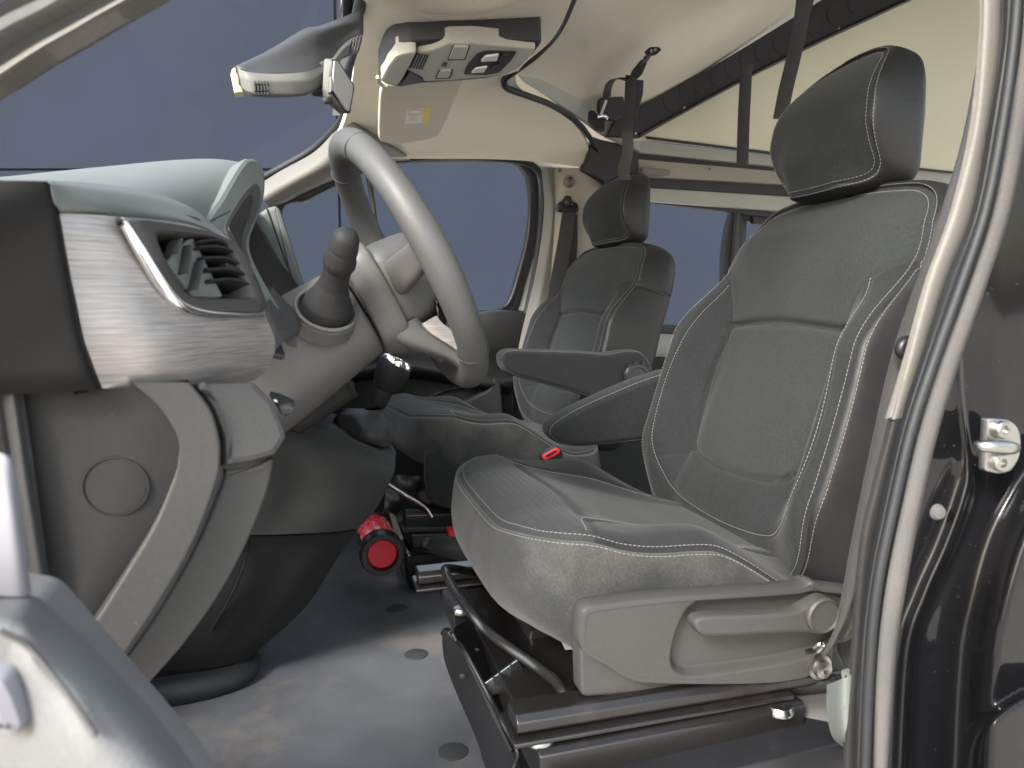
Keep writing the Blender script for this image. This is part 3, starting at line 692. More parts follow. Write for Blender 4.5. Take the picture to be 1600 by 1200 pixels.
# driver visor folded against the headliner
surf('driver_visor', [[q(640, -60, 1.04), q(760, -60, 1.04), q(880, -60, 1.04)], [q(645, -10, 1.12), q(760, -12, 1.10), q(860, -20, 1.10)], [q(655, 16, 1.17), q(740, 20, 1.15), q(800, 8, 1.14)], [q(670, 22, 1.20), q(735, 25, 1.19), q(780, 16, 1.19)]], 'visor', van, thick=.012, nu=16)
# far pillar beside the windshield
surf('windshield_pillar', [
    [q(400, 291, 2.16), q(440, 266, 2.15), q(490, 238, 2.12), q(522, 205, 2.05), q(537, 178, 1.98)],
    [q(402, 297, 2.12), q(445, 272, 2.11), q(500, 245, 2.07), q(535, 222, 2.0), q(548, 190, 1.92)],
    [q(410, 310, 2.10), q(450, 288, 2.09), q(520, 255, 2.06), q(565, 238, 2.03), q(600, 225, 2.0)],
    [q(420, 322, 2.12), q(470, 298, 2.12), q(530, 272, 2.11), q(590, 250, 2.11), q(640, 247, 2.11)],
    [q(423, 327, 2.15), q(472, 304, 2.15), q(532, 277, 2.15), q(592, 255, 2.15), q(642, 250, 2.15)]], 'cream', van, thick=.012)
tube('windshield_seal', [q(400, 284, 2.17), q(440, 262, 2.17), q(485, 236, 2.14), q(515, 210, 2.08), q(533, 188, 2.0), q(541, 165, 1.92), q(546, 110, 1.75), q(552, 50, 1.5), q(562, 10, 1.32), q(566, -20, 1.25), q(560, -120, 1.0)], .010, 'rubber', van, res=80, n=10)
# windshield pane
mesh('windshield', [(.06, .44, .56), (.06, 2.18, .56), (-.80, 2.18, .0), (-.80, .44, .0)], [(0, 1, 2, 3)], 'glass', van, smooth=False)
# near windshield pillar at the top left
surf('near_pillar_trim', [[q(-620, 452, .46), q(-260, 245, .46), q(-60, 128, .46), q(0, 98, .46), q(60, 62, .46), q(120, 30, .46), q(178, -4, .46), q(520, -200, .46)], [q(-620, 495, .45), q(-260, 282, .45), q(-60, 160, .45), q(0, 116, .45), q(60, 76, .45), q(120, 42, .45), q(190, 2, .45), q(535, -185, .45)], [q(-620, 520, .47), q(-260, 300, .47), q(-60, 176, .47), q(0, 131, .47), q(60, 88, .47), q(120, 54, .47), q(208, 5, .47), q(550, -170, .47)]], 'cream', van, thick=.012, nv=80)
surf('near_pillar_seal', [[q(-640, 380, .43), q(-260, 160, .43), q(-60, 50, .43), q(0, 16, .43), q(60, -14, .43), q(150, -60, .43), q(480, -235, .44)], [q(-630, 420, .41), q(-260, 205, .41), q(-60, 90, .41), q(0, 45, .41), q(70, 10, .41), q(160, -40, .41), q(500, -225, .43)], [q(-620, 455, .43), q(-260, 248, .43), q(-60, 130, .43), q(0, 96, .43), q(90, 44, .43), q(176, -4, .43), q(520, -215, .45)]], 'rubber_grey', van, thick=.014, nv=80)
box('front_wing', (-1.25, .41, -1.05), (-.27, .48, -.03), 'gloss_black', van, bev=.01)
box('bonnet', (-1.25, .41, -.10), (-.80, 2.26, -.03), 'gloss_black', van, bev=.02)
# ---- far B pillar, belt anchor column
surf('pillar_trim', [[q(846, 262, 2.10), q(850, 330, 2.10), q(838, 420, 2.10), q(815, 520, 2.08), q(806, 566, 2.07)], [q(853, 262, 2.07), q(862, 330, 2.07), q(850, 420, 2.07), q(828, 520, 2.05), q(816, 566, 2.05)], [q(867, 262, 2.07), q(868, 330, 2.07), q(862, 420, 2.07), q(846, 520, 2.05), q(832, 566, 2.05)]], 'cream', van, thick=.012)
pt = surf('belt_pillar', [[q(866, 262, 2.07), q(867, 340, 2.07), q(858, 450, 2.07), q(840, 560, 2.06)], [q(885, 262, 2.03), q(885, 340, 2.04), q(880, 450, 2.04), q(870, 560, 2.04)], [q(915, 262, 2.03), q(912, 340, 2.04), q(905, 450, 2.04), q(900, 560, 2.04)], [q(940, 262, 2.07), q(940, 340, 2.07), q(930, 450, 2.07), q(930, 560, 2.06)]], 'pillar_grey', van, thick=.012)
lathe('screw', [(.006, 0), (.006, .003), (.0035, .003), (.0035, .001), (.0001, .001)], q(874, 266, 2.03), (-.05, -1, 0), 'cream', pt, n=20)
lathe('height_knob', [(.016, -.01), (.016, .012), (.013, .02), (.008, .022), (.006, .012), (.0001, .012)], q(889, 284, 2.03), (-.15, -1, .1), 'cream', pt, n=28)
box('height_slot', q(882, 300, 2.032), q(898, 318, 2.04), 'pillar_grey', pt, bev=.001)
# door seal loop on the far side
tube('door_seal', [q(640, 247, 2.12), q(700, 244, 2.12), q(780, 248, 2.12), q(822, 254, 2.12), q(843, 270, 2.12), q(849, 300, 2.12), q(845, 360, 2.12), q(835, 430, 2.12), q(820, 500, 2.12), q(805, 560, 2.12), q(796, 640, 2.12), q(790, 720, 2.12)], .010, 'rubber', van, res=90, n=10)
slab('side_liner', [(560, 205), (1010, 165), (1030, 300), (940, 300), (925, 266), (846, 259), (800, 243), (560, 241)], 2.21, 'pillar_grey', van, thick=.01, bev=.001)
# dark joint pieces where the headliner ends at the pillar
slab('pillar_cap', rnd([(925, 215), (960, 222), (995, 228), (1000, 262), (990, 290), (960, 300), (940, 280), (905, 266), (918, 250), (922, 235)], 6), 2.02, 'roof_black', van, thick=.03, bev=.004)
# ================================================================== far front door
fd = empty('passenger_door', (.25, 2.2, -.9), 'closed grey lined passenger door with black framed window on the far side', 'door')
win = [(440, 334), (480, 312), (540, 282), (585, 262), (612, 255), (700, 251), (790, 252), (815, 262), (826, 285), (829, 330), (822, 380), (808, 430), (795, 470), (775, 484), (740, 486), (640, 505), (500, 520), (470, 470)]
wout = [(420, 330), (470, 300), (535, 272), (580, 252), (612, 246), (700, 243), (800, 245), (828, 256), (841, 280), (843, 330), (838, 385), (822, 440), (806, 490), (780, 500), (740, 502), (640, 520), (480, 535), (455, 480)]
def circ_pts(pts, Y): return [q(x, y, Y) for x, y in pts]
ring_plate('window_frame', circ_pts(wout, 2.16), circ_pts(win, 2.16), 'rubber', fd, depth=.03, n=140, raise_=.006)
plate('window_pane', [q(x, y, 2.185) for x, y in cr(win, 60, True)], 'glass', fd, thick=.004, bev=0)
tube('window_bar', [q(573, 258, 2.165), q(583, 320, 2.165), q(593, 420, 2.165)], .008, 'roof_black', fd, n=8, smoothpath=False)
tube('window_gasket', [q(829, 300, 2.15), q(826, 365, 2.15), q(812, 425, 2.15), q(797, 470, 2.15), q(780, 484, 2.15), q(750, 487, 2.15)], .006, 'black_plastic', fd, res=50, n=8)
slab('door_frame_plate', [(798, 482), (815, 440), (828, 395), (838, 345), (842, 345), (838, 400), (828, 450), (822, 487)], 2.162, 'frame_grey', fd, thick=.02, bev=.001)
slab('door_shell', [(380, 480), (560, 510), (700, 505), (756, 486), (835, 486), (825, 560), (800, 700), (790, 900), (500, 900), (300, 800)], 2.16, 'dash_dark', fd, thick=.05, bev=.003)
surf('door_card', [[q(480, 492, 2.14), q(600, 500, 2.14), q(700, 497, 2.14), q(770, 484, 2.14), q(828, 488, 2.14)], [q(480, 502, 2.08), q(600, 512, 2.08), q(700, 506, 2.08), q(770, 492, 2.08), q(824, 496, 2.10)], [q(480, 540, 2.06), q(600, 545, 2.06), q(700, 540, 2.06), q(760, 540, 2.07), q(815, 545, 2.10)], [q(480, 580, 2.07), q(600, 572, 2.07), q(700, 568, 2.07), q(755, 575, 2.09), q(808, 580, 2.11)], [q(480, 640, 2.09), q(600, 640, 2.09), q(700, 640, 2.09), q(750, 650, 2.10), q(800, 660, 2.11)], [q(480, 800, 2.09), q(600, 800, 2.09), q(700, 800, 2.09), q(750, 800, 2.10), q(790, 800, 2.11)]], 'dash_dark', fd, thick=.012, nu=50, nv=50)
surf('armrest_ledge', [[q(530, 575, 2.08), q(620, 560, 2.07), q(700, 572, 2.07), q(770, 590, 2.08), q(806, 590, 2.10)], [q(530, 582, 2.03), q(620, 567, 2.02), q(700, 580, 2.03), q(770, 596, 2.05), q(800, 598, 2.09)], [q(530, 592, 2.03), q(620, 580, 2.03), q(700, 590, 2.04), q(765, 605, 2.05), q(798, 608, 2.09)], [q(530, 600, 2.08), q(620, 592, 2.08), q(700, 600, 2.08), q(765, 612, 2.09), q(796, 618, 2.11)]], 'dash_dark', fd, thick=.01)
tube('pocket_line', [q(650, 632, 2.082), q(690, 612, 2.08), q(730, 604, 2.078), q(746, 604, 2.078), q(750, 614, 2.078)], .0025, 'black_plastic', fd, res=40, n=6)
slab('door_pocket', rnd([(655, 648), (722, 630), (764, 610), (772, 590), (782, 598), (786, 640), (776, 720), (655, 720)], 6), 2.05, 'dash_dark', fd, thick=.03, bev=.005)
hb = slab('handle_bowl', rnd([(506, 612), (512, 596), (545, 592), (556, 598), (552, 618), (544, 626), (512, 628), (504, 622)], 5), 2.045, 'black_plastic', fd, thick=.02, bev=.003)
slab('door_handle', rnd([(516, 606), (520, 600), (544, 598), (548, 604), (544, 616), (520, 620)], 4), 2.035, 'chrome', hb, thick=.008, bev=.002)
slab('pillar_foot', [(786, 560), (880, 545), (900, 800), (770, 800)], 2.15, 'dash_dark', van, thick=.02, bev=.002)
# ================================================================== pop-up roof and far wall behind the seats
surf('roof_shell', [
    [q(785, 122, 1.68), q(850, 152, 1.86), q(925, 190, 2.02), q(1000, 215, 2.07), q(1120, 120, 2.05), q(1290, 10, 2.05), q(1480, -120, 2.05)],
    [q(820, 70, 1.50), q(880, 95, 1.68), q(960, 115, 1.86), q(1040, 120, 1.93), q(1150, 60, 1.93), q(1300, -40, 1.93), q(1470, -160, 1.93)],
    [q(852, 20, 1.34), q(930, 40, 1.50), q(1010, 40, 1.68), q(1090, 20, 1.75), q(1200, -30, 1.75), q(1330, -110, 1.75), q(1480, -220, 1.75)],
    [q(880, -60, 1.15), q(990, -60, 1.28), q(1080, -70, 1.42), q(1180, -100, 1.46), q(1280, -150, 1.46), q(1400, -230, 1.46), q(1540, -330, 1.46)],
    [q(920, -330, .80), q(1060, -330, .92), q(1180, -330, 1.0), q(1300, -330, 1.04), q(1400, -380, 1.06), q(1560, -460, 1.06), q(1750, -560, 1.06)]], 'roof_shell', van, thick=.02, nu=60, nv=70, td=(0, 0, 1))
tube('opening_seal', [q(902, -30, 1.16), q(896, -5, 1.22), q(872, 48, 1.42), q(840, 84, 1.53), q(806, 110, 1.60), q(788, 124, 1.63), q(793, 138, 1.65), q(825, 150, 1.70), q(865, 166, 1.79), q(906, 195, 1.91), q(930, 228, 2.01), q(940, 245, 2.03)], .0075, 'rubber', van, res=100, n=10)
surf('roof_flange', [[q(796, 110, 1.66), q(830, 116, 1.72), q(880, 143, 1.84), q(925, 165, 1.95), q(948, 188, 2.0), q(1000, 216, 2.02)], [q(800, 128, 1.66), q(835, 140, 1.72), q(880, 166, 1.82), q(915, 190, 1.93), q(945, 210, 1.98), q(1000, 236, 2.01)]], 'frame_grey', van, thick=.01, nu=6)
beam_px = [(950, 212), (962, 188), (1000, 166), (1100, 112), (1195, 55), (1290, -4), (1440, -100), (1600, -100), (1440, -7), (1300, 58), (1190, 112), (1100, 160), (1002, 214)]
beam = slab('roof_beam', beam_px, 1.97, 'roof_black', van, thick=.02, bev=.002)
tube('beam_lip', [q(1000, 211, 1.965), q(1100, 157, 1.965), q(1190, 109, 1.965), q(1300, 55, 1.965), q(1440, -10, 1.965)], .0035, 'satin_black', beam, n=8)
for hx, hy in ((1337, 10), (1305, 27), (1273, 45), (1221, 72), (1193, 86), (1169, 98), (1147, 110), (1123, 123), (1098, 136), (1075, 148), (1050, 161)):
    lathe('lightening_hole', [(.028, .002), (.0275, -.0007), (.0262, -.0007), (.0255, -.0001), (.0001, -.0001)], q(hx, hy-3, 1.9695), (0, 1, 0), 'roof_black', beam, n=28)
for hx, hy in ((1310, 44), (1069, 168), (993, 208)):
    lathe('rivet', [(.0035, 0), (.0035, .002), (.0001, .003)], q(hx, hy, 1.968), (0, -1, 0), 'steel', beam, n=12)
slab('roof_board', [(985, 220), (1002, 212), (1190, 108), (1300, 52), (1445, -18), (1570, -110), (1620, -110), (1620, 284), (1490, 268), (1240, 242), (1020, 218)], 2.0, 'board', van, thick=.02, bev=.001)
def band(name, T, B, Y, m, th=.02, bev=.002): return slab(name, T+B[::-1], Y, m, van, thick=th, bev=bev)
tube('board_edge', [q(1010, 215, 1.99), q(1240, 243, 1.99), q(1500, 271, 1.99)], .004, 'roof_black', van, n=8)
band('upper_rail', [(980, 217), (1240, 246), (1560, 278)], [(980, 236), (1235, 262), (1560, 300)], 2.02, 'frame_grey')
band('rail_channel', [(925, 213), (980, 232), (1230, 260), (1560, 292)], [(925, 265), (990, 262), (1225, 282), (1560, 330)], 2.05, 'roof_black')
band('cantrail_trim', [(980, 247), (1222, 268), (1560, 300)], [(980, 274), (1226, 288), (1560, 330)], 2.04, 'pillar_grey')
band('headlining_edge', [(985, 270), (1230, 286), (1560, 322)], [(985, 290), (1240, 306), (1560, 345)], 2.07, 'roof_black')
band('window_header', [(985, 282), (1250, 303), (1560, 330)], [(985, 312), (1250, 332), (1560, 360)], 2.09, 'frame_grey')
slab('grab_handle', rnd([(1003, 261), (1015, 262), (1046, 265), (1049, 272), (1035, 275), (1005, 270)], 5), 2.0, 'cream', van, thick=.02, bev=.003)
lathe('trim_button', [(.004, 0), (.004, .003), (.0001, .004)], q(1109, 264, 2.03), (0, -1, 0), 'cream', van, n=14)
# side wall below and round the rear windows
band('window_rail', [(985, 306), (1150, 321), (1250, 333), (1560, 362)], [(985, 314), (1145, 331), (1250, 345), (1560, 374)], 2.12, 'roof_black', bev=.001)
fr1 = circ_pts([(985, 300), (1060, 306), (1150, 318), (1166, 345), (1160, 420), (1150, 530), (1050, 525), (985, 520)], 2.17)
in1 = circ_pts([(990, 311), (1060, 315), (1138, 322), (1146, 335), (1143, 420), (1138, 512), (1060, 510), (990, 508)], 2.17)
ring_plate('rear_window_frame', fr1, in1, 'roof_black', van, depth=.03, n=120, raise_=.008)
plate('rear_window', [q(x, y, 2.19) for x, y in rnd([(985, 305), (1150, 320), (1150, 520), (985, 515)], 10)], 'glass', van, thick=.004, bev=0)
tube('window_post', [q(1153, 322, 2.14), q(1148, 400, 2.14), q(1143, 520, 2.14)], .010, 'black_plastic', van, n=10, smoothpath=False)
fr2 = circ_pts([(1152, 318), (1300, 330), (1560, 360), (1560, 560), (1300, 550), (1150, 530)], 2.17)
in2 = circ_pts([(1162, 352), (1172, 347), (1300, 358), (1540, 380), (1540, 530), (1300, 525), (1160, 515)], 2.17)
ring_plate('rear_window_frame', fr2, in2, 'roof_black', van, depth=.03, n=120, raise_=.006)
slab('header_block', rnd([(1175, 322), (1245, 328), (1240, 352), (1178, 350)], 3), 2.15, 'roof_black', van, thick=.02, bev=.001)
plate('rear_window', [q(x, y, 2.19) for x, y in rnd([(1150, 330), (1550, 370), (1550, 545), (1150, 525)], 10)], 'glass', van, thick=.004, bev=0)
band('side_sill', [(1000, 505), (1145, 513), (1560, 545)], [(1000, 518), (1145, 526), (1560, 565)], 2.10, 'roof_black')
band('side_wall', [(880, 515), (1145, 526), (1560, 560)], [(880, 800), (1145, 860), (1560, 900)], 2.12, 'frame_grey')
band('side_locker', [(880, 555), (1145, 560), (1560, 600)], [(880, 960), (1145, 1000), (1560, 1100)], 2.05, 'dash_dark')
# rear part of the floor, step and partition behind the driver seat
slab('sill_trim', [(1225, 1050), (1380, 1040), (1380, 1260), (1225, 1260)], .66, 'panel_mid', van, thick=.02, bev=.002)
surf('step_cover', [[q(1235, 1085, .62), q(1300, 1080, .60), q(1360, 1075, .58)], [q(1240, 1120, .60), q(1300, 1120, .58), q(1360, 1120, .56)], [q(1240, 1210, .58), q(1300, 1220, .56), q(1360, 1230, .54)]], 'panel_mid', van, thick=.01)
box('carpet_strip', q(1232, 1110, .70), q(1330, 1088, .66), 'carpet', van, bev=.003)
surf('pillar_foot', [[q(1292, 1070, .53), q(1292, 1110, .53), q(1300, 1150, .53), q(1320, 1170, .53)], [q(1318, 1060, .50), q(1318, 1110, .50), q(1322, 1150, .50), q(1335, 1175, .50)], [q(1345, 1050, .50), q(1345, 1110, .50), q(1345, 1150, .50), q(1350, 1180, .50)]], 'dash_grey', van, thick=.01)
# ================================================================== near B pillar: trim, seals and painted body
def strip(name, L, Rr, Y, m, bulge=.006, nv=90, mid=None, parent=van, Y2=None):
    A = np.array(L, float); B = np.array(Rr, float); Y2 = Y if Y2 is None else Y2; rows = []
    for t, bl in ((0, 0), (.18, .75), (.5, 1), (.82, .75), (1, 0)):
        rows.append([q(*(a*(1-t)+b*t), Y*(1-t)+Y2*t-bulge*bl) for a, b in zip(A, B)])
    return surf(name, rows, m, parent, thick=.012, nu=14, nv=nv)
ys = [-40, 66, 197, 328, 450, 560, 655]
strip('door_pillar_trim', [(1538, -40), (1535, 66), (1522, 197), (1490, 328), (1450, 440), (1418, 560), (1392, 657)], [(1572, -40), (1566, 66), (1545, 197), (1521, 328), (1480, 435), (1440, 560), (1408, 657)], .505, 'cream', .003)
strip('pillar_plastic', [(1391, 659), (1365, 760), (1344, 856), (1331, 1012), (1322, 1120), (1318, 1240)], [(1420, 655), (1398, 760), (1376, 856), (1362, 1012), (1350, 1120), (1345, 1240)], .50, 'dash_dark', .004)
strip('door_seal', [(1570, -40), (1566, 66), (1545, 197), (1520, 328), (1478, 437), (1438, 560), (1404, 670), (1376, 790), (1352, 920), (1340, 1050), (1332, 1240)], [(1604, -40), (1598, 66), (1580, 197), (1555, 328), (1520, 437), (1475, 560), (1440, 670), (1412, 790), (1386, 920), (1372, 1050), (1366, 1240)], .492, 'rubber', .010)
tube('seal_bead', [q(1592, -40, .478), q(1584, 66, .478), q(1566, 197, .478), q(1540, 328, .478), q(1504, 437, .478), q(1460, 560, .478), q(1424, 670, .478), q(1396, 790, .478), q(1370, 920, .478), q(1358, 1050, .478), q(1350, 1240, .478)], .0042, 'rubber', van, res=110, n=10)
strip('aperture_flange', [(1604, -40), (1596, 66), (1578, 197), (1553, 328), (1518, 437), (1473, 560), (1438, 670), (1410, 790), (1384, 920), (1370, 1050), (1364, 1240)], [(1645, -40), (1630, 66), (1606, 197), (1580, 328), (1545, 437), (1502, 560), (1468, 670), (1440, 790), (1416, 920), (1398, 1050), (1384, 1240)], .480, 'rubber_grey', .002, Y2=.474)
# painted body behind the opening: one pressed sheet with ridges
def body_sheet():
    x0, x1, y0, y1 = 1350, 1920, -150, 1350; nx, ny = 190, 260; V = []
    c1 = cr([(1497, 450), (1500, 600), (1512, 720), (1508, 770), (1480, 850), (1445, 930), (1418, 1020), (1405, 1240)], 200)
    c2 = cr([(1700, 600), (1640, 690), (1590, 760), (1550, 840), (1520, 940), (1502, 1040), (1492, 1240)], 200)
    c3 = cr([(1700, 1040), (1600, 1080), (1540, 1120), (1512, 1160), (1505, 1260)], 120)
    Lb = cr([(1646, -150), (1630, 66), (1606, 197), (1580, 328), (1545, 437), (1502, 560), (1468, 670), (1440, 790), (1416, 920), (1398, 1050), (1384, 1350)], 200)
    P = np.zeros((ny, nx, 2))
    for j in range(ny):
        y = y0+(y1-y0)*j/(ny-1); xl = np.interp(y, Lb[:, 1], Lb[:, 0]); P[j, :, 1] = y; P[j, :, 0] = xl+(x1-xl)*np.linspace(0, 1, nx)**1.4
    def side(c):
        xc = np.interp(P[:, :, 1], c[:, 1], c[:, 0]); return P[:, :, 0]-xc
    s1, s2, s3 = side(c1), side(c2), side(c3)
    h = .009*np.exp(-(s1/12)**2)*sstep(P[:, :, 1], 680, 790)+.0022*np.exp(-(s1/4)**2)*sstep(P[:, :, 1], 790, 700)+.008*sstep(s1, -20, 70)
    h = h+.040*sstep(s2, -10, 60)*sstep(P[:, :, 1], 600, 760)+.02*sstep(s3, -8, 24)*sstep(P[:, :, 1], 1030, 1080)
    h = h+.004*sstep(P[:, :, 0], 1560, 1680)*sstep(P[:, :, 1], 760, 500)
    V = np.array([[q(P[j, i, 0], P[j, i, 1], .468-h[j, i]) for i in range(nx)] for j in range(ny)])
    return mesh('body_panel', V.reshape(-1, 3), grid_faces(ny, nx), 'gloss_black', van)
body_sheet()
lathe('rubber_stop', [(.0060, 0), (.0066, .003), (.005, .006), (.0001, .007)], q(1461, 799, .470), (-.2, -1, .1), 'rubber_grey', van, n=24)
# door striker
stk = empty('door_striker', tuple(q(1567, 700, .44)), 'bright steel door striker plate with two torx bolts on black body', 'door striker')
slab('base_plate', rnd([(1544, 653), (1578, 656), (1592, 668), (1597, 690), (1594, 716), (1580, 738), (1562, 741), (1539, 736)], [5, 14, 10, 10, 10, 12, 6, 5]), .437, 'steel', stk, thick=.006, bev=.0012)
tube('striker_loop', [q(1588, 700, .436), q(1580, 700, .424), q(1555, 698, .420), q(1534, 697, .424), q(1527, 696, .428)], [.0038, .0045, .0052, .005, .0038], 'steel', stk, n=14, res=30, sx=.8)
for bx_, by_ in ((1563, 671), (1560, 722)):
    b_ = lathe('bolt', [(.0068, 0), (.0068, .0035), (.006, .0045), (.0036, .0045), (.0033, .002), (.0001, .002)], q(bx_, by_, .437), (0, -1, 0), 'steel', stk, n=24)
# ================================================================== dashboard
dash = empty('dashboard', (-.25, 1.2, -.6), 'grey dashboard with brushed silver trim and side air vent left of the steering wheel', 'dashboard')
surf('side_cap', [[q(-60, 281, .50), q(0, 282, .50), q(55, 283, .50), q(76, 286, .502), q(86, 294, .51)], [q(-60, 330, .495), q(0, 330, .495), q(55, 330, .495), q(84, 331, .497), q(93, 334, .506)], [q(-60, 420, .495), q(0, 420, .495), q(70, 420, .495), q(100, 420, .497), q(110, 420, .508)], [q(-60, 520, .495), q(5, 520, .495), q(90, 520, .495), q(119, 520, .497), q(129, 520, .508)], [q(-60, 590, .495), q(10, 590, .495), q(110, 588, .495), q(140, 585, .498), q(150, 583, .509)], [q(-60, 617, .50), q(10, 616, .50), q(110, 612, .50), q(150, 609, .503), q(160, 606, .512)]], 'cap_black', dash, thick=.015, nu=50, nv=40, lin=4)
silver = surf('silver_trim', [
    [q(92, 333, .507), q(180, 338, .527), q(300, 352, .583), q(372, 385, .632)],
    [q(98, 360, .506), q(190, 368, .525), q(306, 380, .580), q(384, 415, .637)],
    [q(108, 420, .506), q(205, 428, .525), q(318, 430, .580), q(400, 455, .643)],
    [q(119, 470, .506), q(222, 475, .525), q(330, 480, .580), q(414, 490, .648)],
    [q(129, 520, .506), q(237, 523, .524), q(340, 525, .578), q(430, 530, .650)],
    [q(137, 551, .507), q(243, 552, .525), q(345, 553, .579), q(429, 551, .652)],
    [q(148, 580, .511), q(252, 581, .530), q(350, 580, .584), q(418, 578, .650)],
    [q(160, 607, .518), q(260, 606, .538), q(345, 606, .592), q(398, 594, .645)]], 'brushed_silver', dash, thick=.006, nu=90, nv=90, lin=6, cut=[(232, 358), (262, 357), (335, 366), (362, 384), (382, 422), (398, 468), (390, 478), (310, 475), (282, 468), (262, 448), (245, 410)])
vp = plane3(q(186, 345, .522), q(411, 487, .645), q(366, 385, .628))
def V_(pts, off=0.): return [qp(x, y, vp[0]+vp[1]*off, vp[1]) for x, y in pts]
if np.dot(vp[1], vp[0]) > 0: vp = (vp[0], -vp[1])
vo = [(200, 345), (250, 347), (320, 362), (366, 385), (392, 425), (411, 470), (412, 486), (396, 491), (340, 490), (300, 484), (272, 468), (243, 432), (215, 385)]
vi = [(243, 370), (262, 366), (330, 374), (354, 389), (372, 422), (387, 460), (380, 466), (310, 466), (290, 461), (276, 446), (258, 412)]
vent = empty('v', (0, 0, 0), 'x', 'x'); bpy.data.objects.remove(vent)
vf, back, vN = ring_plate('air_vent', V_(vo, .004), V_(vi, .004), 'panel_grey', dash, depth=.006, n=140, raise_=.004, deep=.035)
plate('vent_back', back[::3]+vN*.001, 'black_plastic', vf, thick=.004, bev=0)
for y0, y1, x0, x1 in ((392, 402, 300, 362), (409, 420, 305, 372), (427, 437, 312, 380), (444, 452, 318, 386), (384, 389, 300, 350)):
    a, m_, b = V_([(x0, y0), ((x0+x1)/2, (y0+y1)/2-5), (x1, y1)], .0)
    ribbon('vane', [a+vN*-.004, m_-vN*.002, b-vN*.004], vN*.02+np.array([0, 0, .004]), 'black_plastic', vf, t=.0022, res=16)
flap = V_([(296, 373), (303, 373), (348, 462), (340, 466), (302, 464), (262, 410), (270, 394)], .001)
plate('vent_flap', flap, 'dash_grey', vf, thick=.004, bev=.001)
for xs in ((267, 377, 258, 400), (284, 385, 276, 430), (302, 410, 291, 455)):
    a, b = V_([(xs[0], xs[1]), (xs[2], xs[3])], .0)
    ribbon('fin', [a+vN*.004, b+vN*.004], vN*.012, 'panel_grey', vf, t=.0008, res=6)
slab('vent_wheel', [(352, 408), (366, 414), (368, 420), (356, 420)], None, 'panel_grey', vf, plane=(vp[0]+vN*.003, vp[1]), thick=.012, bev=.001)
tube('chrome_strip', V_([(186, 346), (196, 352), (222, 396), (250, 441), (275, 472), (300, 485), (335, 491), (375, 492), (410, 491)], .0035), [.0028, .0042, .0045, .0045, .0045, .004, .0035, .003, .0028], 'chrome', dash, res=90, n=12)
# padded top roll and hood over the instruments
surf('dash_roll', [
    [q(76, 283, .506), q(150, 287, .56), q(230, 299, .63), q(295, 322, .69), q(336, 352, .725)],
    [q(80, 290, .502), q(152, 297, .54), q(232, 308, .605), q(298, 329, .665), q(340, 357, .71)],
    [q(85, 310, .499), q(160, 316, .53), q(240, 325, .59), q(305, 343, .645), q(348, 364, .695)],
    [q(91, 326, .500), q(168, 330, .53), q(248, 338, .585), q(312, 352, .64), q(356, 372, .68)],
    [q(96, 334, .508), q(176, 340, .538), q(256, 347, .593), q(318, 360, .65), q(366, 384, .665)]], 'dash_grey', dash, thick=.01, nu=36)
surf('dash_top', [
    [q(-60, 283, .515), q(20, 282, .515), q(78, 283, .515), q(150, 287, .565), q(230, 299, .63), q(290, 320, .69), q(326, 344, .725)],
    [q(-60, 281, .62), q(10, 280, .62), q(76, 278, .62), q(160, 278, .66), q(250, 281, .72), q(310, 292, .765), q(345, 310, .785)],
    [q(-60, 279, .78), q(0, 277, .78), q(76, 271, .78), q(170, 264, .79), q(265, 258, .82), q(325, 262, .84), q(364, 275, .85)],
    [q(-60, 278, .95), q(0, 276, .95), q(80, 267, .95), q(180, 256, .93), q(270, 246, .92), q(335, 243, .915), q(388, 249, .905)],
    [q(-60, 292, 1.05), q(0, 290, 1.05), q(80, 282, 1.03), q(180, 270, 1.0), q(280, 262, 1.0), q(345, 256, 1.0), q(398, 262, .99)],
    [q(-60, 345, 1.3), q(0, 345, 1.3), q(80, 342, 1.3), q(180, 335, 1.3), q(280, 335, 1.3), q(345, 330, 1.3), q(400, 330, 1.3)],
    [q(-60, 350, 2.1), q(0, 350, 2.1), q(80, 350, 2.1), q(180, 350, 2.1), q(280, 345, 2.1), q(345, 340, 2.1), q(400, 340, 2.1)]], 'dash_grey', dash, thick=.01, nu=110, nv=70, lin=14, td=(0, 0, -1))
hp0 = plane3(q(324, 342, .720), q(412, 266, .90), q(432, 520, .715))
def HP(pts, off=0.): return [qp(x, y, hp0[0]*(1-off), hp0[1]) for x, y in pts]
cowl_px = [(320, 343), (345, 306), (366, 270), (380, 250), (390, 245), (401, 248), (411, 259), (416, 276), (416, 300), (411, 326), (402, 350), (394, 370), (393, 388), (399, 408), (412, 434), (428, 462), (440, 488), (436, 520), (422, 516), (410, 484), (398, 448), (384, 416), (368, 388), (352, 366), (334, 354)]
cowl = plate('instrument_cowl', HP(cr(cowl_px, 130, True)), 'dash_grey', dash, thick=.03, bev=.005)
plate('cowl_recess', HP(cr([(352, 352), (362, 330), (378, 304), (396, 286), (406, 292), (408, 312), (402, 334), (392, 356), (386, 374), (387, 392), (393, 412), (386, 408), (372, 388), (358, 370)], 90, True), .006), 'panel_mid', cowl, thick=.004, bev=.0015)
plate('instrument_binnacle', HP(cr([(357, 352), (366, 334), (380, 312), (391, 302), (395, 312), (391, 334), (383, 354), (378, 372), (381, 390), (376, 386), (364, 368)], 70, True), .009), 'black_plastic', cowl, thick=.004, bev=.001)
